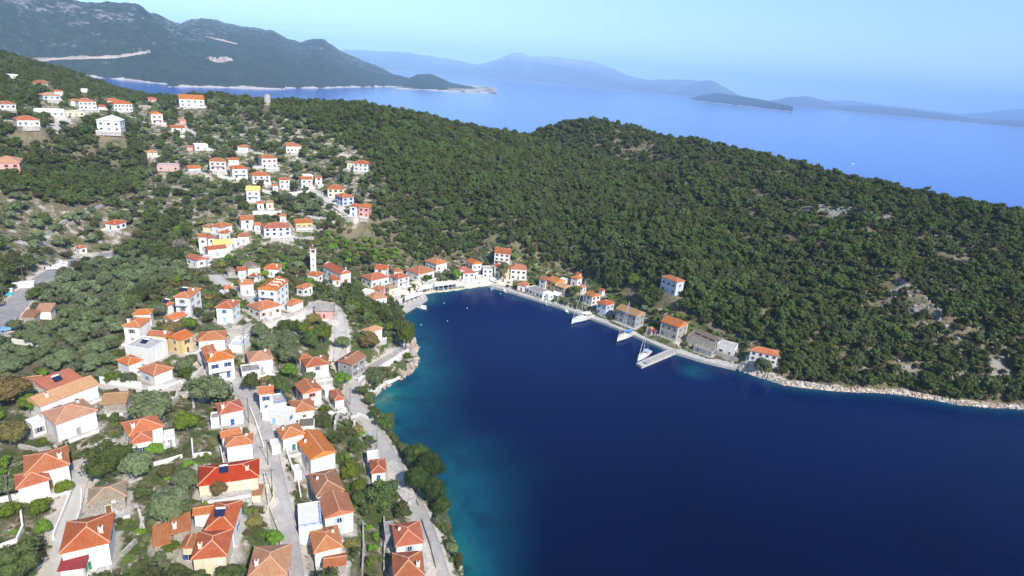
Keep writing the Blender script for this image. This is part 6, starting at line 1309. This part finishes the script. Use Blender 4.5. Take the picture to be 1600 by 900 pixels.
xs, ys = scatter(Z_HILL, 5.6, seed=4, lim=.5, prob=lambda a, b: .60 + .5 * (fbm(a, b, 30, 77) - .4)); pts += [('olive' if r_.random() < .45 else 'oak', x, y, r_.uniform(1.9, 3.2), 'hill') for x, y in zip(xs, ys)]
xs, ys = scatter(Z_VINE, 3.0, seed=6); pts += [('citrus' if r_.random() < .6 else 'scrub', x, y, r_.uniform(1.2, 2.1), 'vine') for x, y in zip(xs, ys)]
Z_V2 = zone([(330,425),(470,395),(560,430),(620,470),(640,520),(600,535),(560,510),(520,470),(480,470),(440,440),(380,440)])
xs, ys = scatter(Z_V2, 4.6, seed=8, lim=.35, prob=lambda a, b: .62 + 0 * a); pts += [(('oak', 'olive', 'oak', 'citrus', 'scrub')[r_.integers(5)], x, y, r_.uniform(1.5, 2.7), 'vill') for x, y in zip(xs, ys)]
Z_SG = zone([(530,468),(560,470),(610,475),(628,490),(640,525),(628,530),(590,505),(548,490)])
xs, ys = scatter(Z_SG, 3.4, seed=28, lim=.5); pts += [('oak', x, y, r_.uniform(1.9, 2.8), 'vill') for x, y in zip(xs, ys)]
xs, ys = scatter(Z_VILLAGE, 4.0, seed=9, lim=.30, prob=lambda a, b: .5 + 0 * a); pts += [(('oak', 'olive', 'scrub', 'citrus', 'scrub', 'scrub', 'autumn')[r_.integers(7)], x, y, r_.uniform(.8, 2.0), 'vill') for x, y in zip(xs, ys)]
# the wood: everywhere else on land
xs, ys = scatter([(-560, 60), (420, 100), (640, 500), (560, 700), (100, 880), (-80, 790), (-300, 735), (-560, 800)], 2.95, seed=12, lim=.5)
zz = ~(inside(xs, ys, Z_VILLAGE) | inside(xs, ys, Z_GROVE) | inside(xs, ys, Z_HILL) | inside(xs, ys, Z_TERR) | inside(xs, ys, Z_VINE)); xs, ys = xs[zz], ys[zz]
x2, y2 = scatter([at(u, v) for u, v in ((1060,560),(1200,596),(1400,618),(1640,640))] + [(330, 330), (120, 360), (60, 320)], 3.1, seed=33, lim=.4); x3, y3 = scatter(zone([(560,235),(820,230),(1000,300),(1100,440),(1040,490),(1000,470),(900,410),(760,372),(640,395),(600,330)]), 3.3, seed=44, lim=.4); x2 = np.concatenate([x2, x3]); y2 = np.concatenate([y2, y3]); n2_ = ~inside(x2, y2, Z_VILLAGE); xs = np.concatenate([xs, x2[n2_]]); ys = np.concatenate([ys, y2[n2_]])
dens = fbm(xs, ys, 55, 91); k = r_.random(len(xs)) < .93 + .5 * (dens - .45); xs, ys = xs[k], ys[k]; dens = fbm(xs, ys, 40, 95)
open_ = np.exp(-(np.hypot(xs - 190, (ys - 300)) / 90) ** 2) * .5 + np.clip((ys - 380) / 250, 0, .5) * (xs > 90)
for x, y, d_, o_ in zip(xs, ys, dens, open_):
    if o_ > .15 and r_.random() < o_ * .55: continue
    kk = 'scrub' if r_.random() < .10 + .5 * o_ + (.25 if d_ > .58 else 0) else 'oak'; pts.append((kk, x, y, r_.uniform(.9, 1.9) if kk == 'scrub' else 1.2 + 2.1 * r_.random() ** 1.3, 'wood'))
sp = densify([(*at(u, v), 0) for u, v in SHORE_PX[:14]], 1.6)
for k in range(1, len(sp)):
    dx, dy = sp[k][0] - sp[k-1][0], sp[k][1] - sp[k-1][1]; l_ = math.hypot(dx, dy) + 1e-6
    for _ in range(2):
        o_ = r_.uniform(1.0, 5.0); x, y = sp[k][0] - dy / l_ * o_ * 1.0, sp[k][1] + dx / l_ * o_
        if float(sample(DS, x, y)[0]) > .9 and inside(np.array([x]), np.array([y]), land)[0] and float(sample(roadmask, x, y)[0]) < .35: pts.append(('oak' if r_.random() < .6 else 'scrub', x, y, r_.uniform(.7, 1.5), 'bank'))
under = []
for Z_, st, pr_, lm_ in ((Z_VILLAGE, 1.9, .95, .6), (Z_HILL, 3.0, .55, .5), (Z_TERR, 3.0, .45, .6), (Z_GROVE, 3.2, .3, .6)):
    xs, ys = scatter(Z_, st, seed=int(st * 10), lim=lm_, prob=lambda a, b: pr_ * (.35 + 1.3 * fbm(a, b, 14, 55))); under += [(x, y, r_.uniform(.35, 1.0)) for x, y in zip(xs, ys)]
# cypresses on the crest of the ridge and above the quay
for u, v, n, sp in [(600,172,26,60),(660,186,14,40),(560,185,24,60),(620,200,18,50),(520,178,12,40),(720,198,9,50),(900,197,10,60),(1000,210,9,60),(950,433,12,22),(1110,228,6,60),(760,208,5,30),(880,230,8,50),(1030,250,8,60),(640,225,8,40)]:
    for _ in range(n):
        q = hit(u + r_.normal() * sp * .5, v + abs(r_.normal()) * 5)
        if q and free(q[0], q[1]) and float(sample(DS, q[0], q[1])[0]) > 14 and isl[np.searchsorted(GY, q[1]), np.searchsorted(GX, q[0])]: pts.append(('cypress', q[0], q[1], r_.uniform(.9, 1.5) if v < 400 else r_.uniform(1.4, 2.0), 'crest' if v < 400 else 'quay'))
LAB = {
 ('oak', 'bank'): 'low dark shrub on the bank between the coast road and the water', ('scrub', 'bank'): 'low green bush on the bank between the coast road and the water',
 ('olive', 'grove'): 'grey green olive tree standing in the grove between the car road and the village',
 ('olive', 'terr'): 'olive tree on the stony terraces above the car road', ('oak', 'terr'): 'dark green tree on the stony terraces above the car road',
 ('olive', 'hill'): 'greyish tree among the scattered houses of the upper hillside', ('oak', 'hill'): 'dark round tree among the scattered houses of the upper hillside',
 ('citrus', 'vine'): 'yellow green low tree in the bright orchard behind the bell tower', ('scrub', 'vine'): 'dull green bush in the bright orchard behind the bell tower',
 ('oak', 'vill'): 'small dark green tree in a garden among the village houses', ('olive', 'vill'): 'small grey green tree in a garden among the village houses',
 ('citrus', 'vill'): 'small bright green tree in a garden among the village houses', ('scrub', 'vill'): 'low green bush between the village houses', ('autumn', 'vill'): 'small yellow brown tree between the village houses',
 ('oak', 'wood'): 'dense evergreen tree of the wood that covers the ridge and slopes', ('scrub', 'wood'): 'low olive green bush on the open wooded slopes',
 ('cypress', 'crest'): 'slender cypress rising above the wood on the ridge crest', ('cypress', 'quay'): 'dark cypress in the row behind the quay houses'}
GRP = {'grove': 'olive trees of the grove', 'terr': 'trees on the stony terraces', 'hill': 'trees of the upper hillside', 'vine': 'bright orchard plants', 'vill': 'small garden trees of the village', 'wood': 'trees of the ridge wood', 'crest': 'cypresses on the ridge crest', 'quay': 'cypresses behind the quay', 'bank': 'shrubs of the shore bank'}
import re as _re
def short(lb):
    sg = _re.split(r'(?= (?:with|beside|behind|below|above|in|of|at|among|on|next|framed|wrapped|built|between) )', lb); o = sg[0]
    for q in sg[1:3]:
        if len((o + q).split()) <= 8: o += q
    return ' '.join(o.split(',')[0].split()[:8])
HP = [(bl[0]['ctr'][0], bl[0]['ctr'][1], short(hs[0])) for hs, bl in zip(HOUSES, SOLVED) if bl]; HPX = np.array([(a, b) for a, b, _ in HP])
AD = {'oak': 'dark green tree', 'olive': 'grey green tree', 'citrus': 'bright green tree', 'scrub': 'low bush', 'autumn': 'yellow brown tree', 'cypress': 'dark cypress'}
def where(kind, x, y, z, zn):
    d = Vector((x, y, z - CAMH)); f = -d.dot(ZA); u = 800 + FPX * d.dot(XA) / f; v = 450 - FPX * d.dot(YA) / f
    if zn in ('vill', 'hill', 'terr'):
        q = np.hypot(HPX[:, 0] - x, HPX[:, 1] - y); k = int(q.argmin())
        if q[k] < 17 or zn == 'vill': return AD[kind] + (' just in front of the ' if y < HPX[k, 1] - 3 else ' just behind the ' if y > HPX[k, 1] + 3 else ' beside the ') + ' '.join(HP[k][2].split()[:11])
        if zn == 'hill': return LAB[(kind, zn)] + (', above the valley wood' if u < 300 else ', near the ridge wood')
    if zn == 'grove': return 'grey green olive tree of the grove, ' + ('at its upper end towards the white bungalows' if v < 440 else 'in its middle beside the roadside store' if v < 500 and u < 150 else 'in its middle near the village' if v < 500 else 'in its lower part near the white cube house' if u > 110 else 'in its lower part towards the frame edge')
    if zn == 'wood': return ('dense evergreen tree' if kind == 'oak' else 'low olive green bush') + ' of the wood ' + ('in the valley below the hilltop road' if u < 330 else 'behind the hillside houses' if u < 620 else 'behind the harbour head' if u < 860 else 'above the quay houses' if u < 1130 else 'just above the last shore house' if u < 1260 else 'above the rocky shore, before the grey cliff' if u < 1400 else 'above the rocky shore, beyond the grey cliff')
    return LAB[(kind, zn)]
info = [(p[3] / math.hypot(p[1], p[2]), i) for i, p in enumerate(pts)]; info.sort(reverse=True)
cnt = {}; rest = {}; CAPS = {'oak': 205, 'olive': 270, 'scrub': 290, 'citrus': 240, 'cypress': 280, 'autumn': 200}
for q, i in info:
    kind, x, y, r, zn = pts[i]; z = ground(x, y); n = cnt.get(kind, 0); mt = x * 0; 
    u_ok = abs(x) < y * .93 + 20
    if n < CAPS.get(kind, 250) and u_ok and y > 90 and q * FPX > 1.6 and seen(x, y, z + r * 1.6):
        cnt[kind] = n + 1; lb_ = where(kind, x, y, z, zn); put_tree(kind, x, y, r, lb_, ('trees beside the ' + lb_.split(' the ', 1)[1]) if ' just ' in lb_ and zn != 'wood' else GRP[zn] + ', ' + KIND[kind][0].replace('_', ' '))
    else: rest.setdefault(kind, []).append((x, y, z, r))
for k, (x, y, r) in enumerate(under): rest.setdefault(('scrub', 'scrub', 'oak', 'scrub', 'olive', 'citrus')[k % 6], []).append((x, y, ground(x, y) - r * .45, r))
# the remaining thousands, one mass per kind, instanced on points
def mass(name, kind, P_, label):
    col = bpy.data.collections.new(name + '_kinds'); nv = KIND[kind][3]
    for v in range(nv):
        for lod in (1,):
            o = bpy.data.objects.new(name + '_kind', proto(kind, lod, v)[2]); col.objects.link(o)
    me = bpy.data.meshes.new(name); me.from_pydata([(x, y, z - .1) for x, y, z, r in P_], [], [])
    a = me.attributes.new('size', 'FLOAT', 'POINT'); a.data.foreach_set('value', [float(p[3]) for p in P_])
    o = bpy.data.objects.new(name, me); link(o); md = o.modifiers.new('scatter', 'NODES'); g = bpy.data.node_groups.new(name, 'GeometryNodeTree'); md.node_group = g
    g.interface.new_socket('Geometry', in_out='INPUT', socket_type='NodeSocketGeometry'); g.interface.new_socket('Geometry', in_out='OUTPUT', socket_type='NodeSocketGeometry')
    N = g.nodes; i_ = N.new('NodeGroupInput'); o2 = N.new('NodeGroupOutput'); ip = N.new('GeometryNodeInstanceOnPoints'); ci = N.new('GeometryNodeCollectionInfo'); ci.inputs['Collection'].default_value = col
    ci.inputs['Separate Children'].default_value = True; ci.inputs['Reset Children'].default_value = True; ip.inputs['Pick Instance'].default_value = True
    ri = N.new('FunctionNodeRandomValue'); ri.data_type = 'INT'; [s for s in ri.inputs if s.name == 'Max' and s.type == 'INT'][0].default_value = nv - 1; [s for s in ri.inputs if s.name == 'Min' and s.type == 'INT'][0].default_value = 0
    rr = N.new('FunctionNodeRandomValue'); rr.data_type = 'FLOAT_VECTOR'; rr.inputs[0].default_value = (0, 0, 0); rr.inputs[1].default_value = (.12, .12, 6.28)
    sz = N.new('GeometryNodeInputNamedAttribute'); sz.data_type = 'FLOAT'; sz.inputs['Name'].default_value = 'size'
    rs = N.new('FunctionNodeRandomValue'); rs.data_type = 'FLOAT_VECTOR'; rs.inputs[0].default_value = (.7, .7, .6); rs.inputs[1].default_value = (1.35, 1.3, 1.3); rs.inputs['Seed'].default_value = 5
    vm = N.new('ShaderNodeVectorMath'); vm.operation = 'SCALE'; L_ = g.links.new
    L_(rs.outputs[0], vm.inputs[0]); L_(sz.outputs['Attribute'], vm.inputs['Scale'])
    L_(i_.outputs[0], ip.inputs['Points']); L_(ci.outputs[0], ip.inputs['Instance']); L_([s for s in ri.outputs if s.type == 'INT'][0], ip.inputs['Instance Index'])
    L_(rr.outputs[0], ip.inputs['Rotation']); L_(vm.outputs[0], ip.inputs['Scale']); L_(ip.outputs[0], o2.inputs[0])
    tag(o, label, kind='stuff'); return o
NMM = {'oak': ('wood', 'dense dark evergreen wood covering the ridge behind the bay'), 'olive': ('olive_wood', 'grey green mass of more distant olive trees on the hillside'), 'scrub': ('undergrowth', 'low scrub between the trees of the ridge'),
       'citrus': ('orchard', 'bright green orchard undergrowth'), 'cypress': ('cypress_wood', 'distant slender cypresses in the wood'), 'autumn': ('brown_undergrowth', 'yellow brown bushes among the houses')}
for kd, P_ in rest.items():
    P_ = [p for p in P_ if p[1] > 60]
    if P_: mass(NMM[kd][0], kd, P_, NMM[kd][1])
print('trees', cnt, {k: len(v) for k, v in rest.items()})
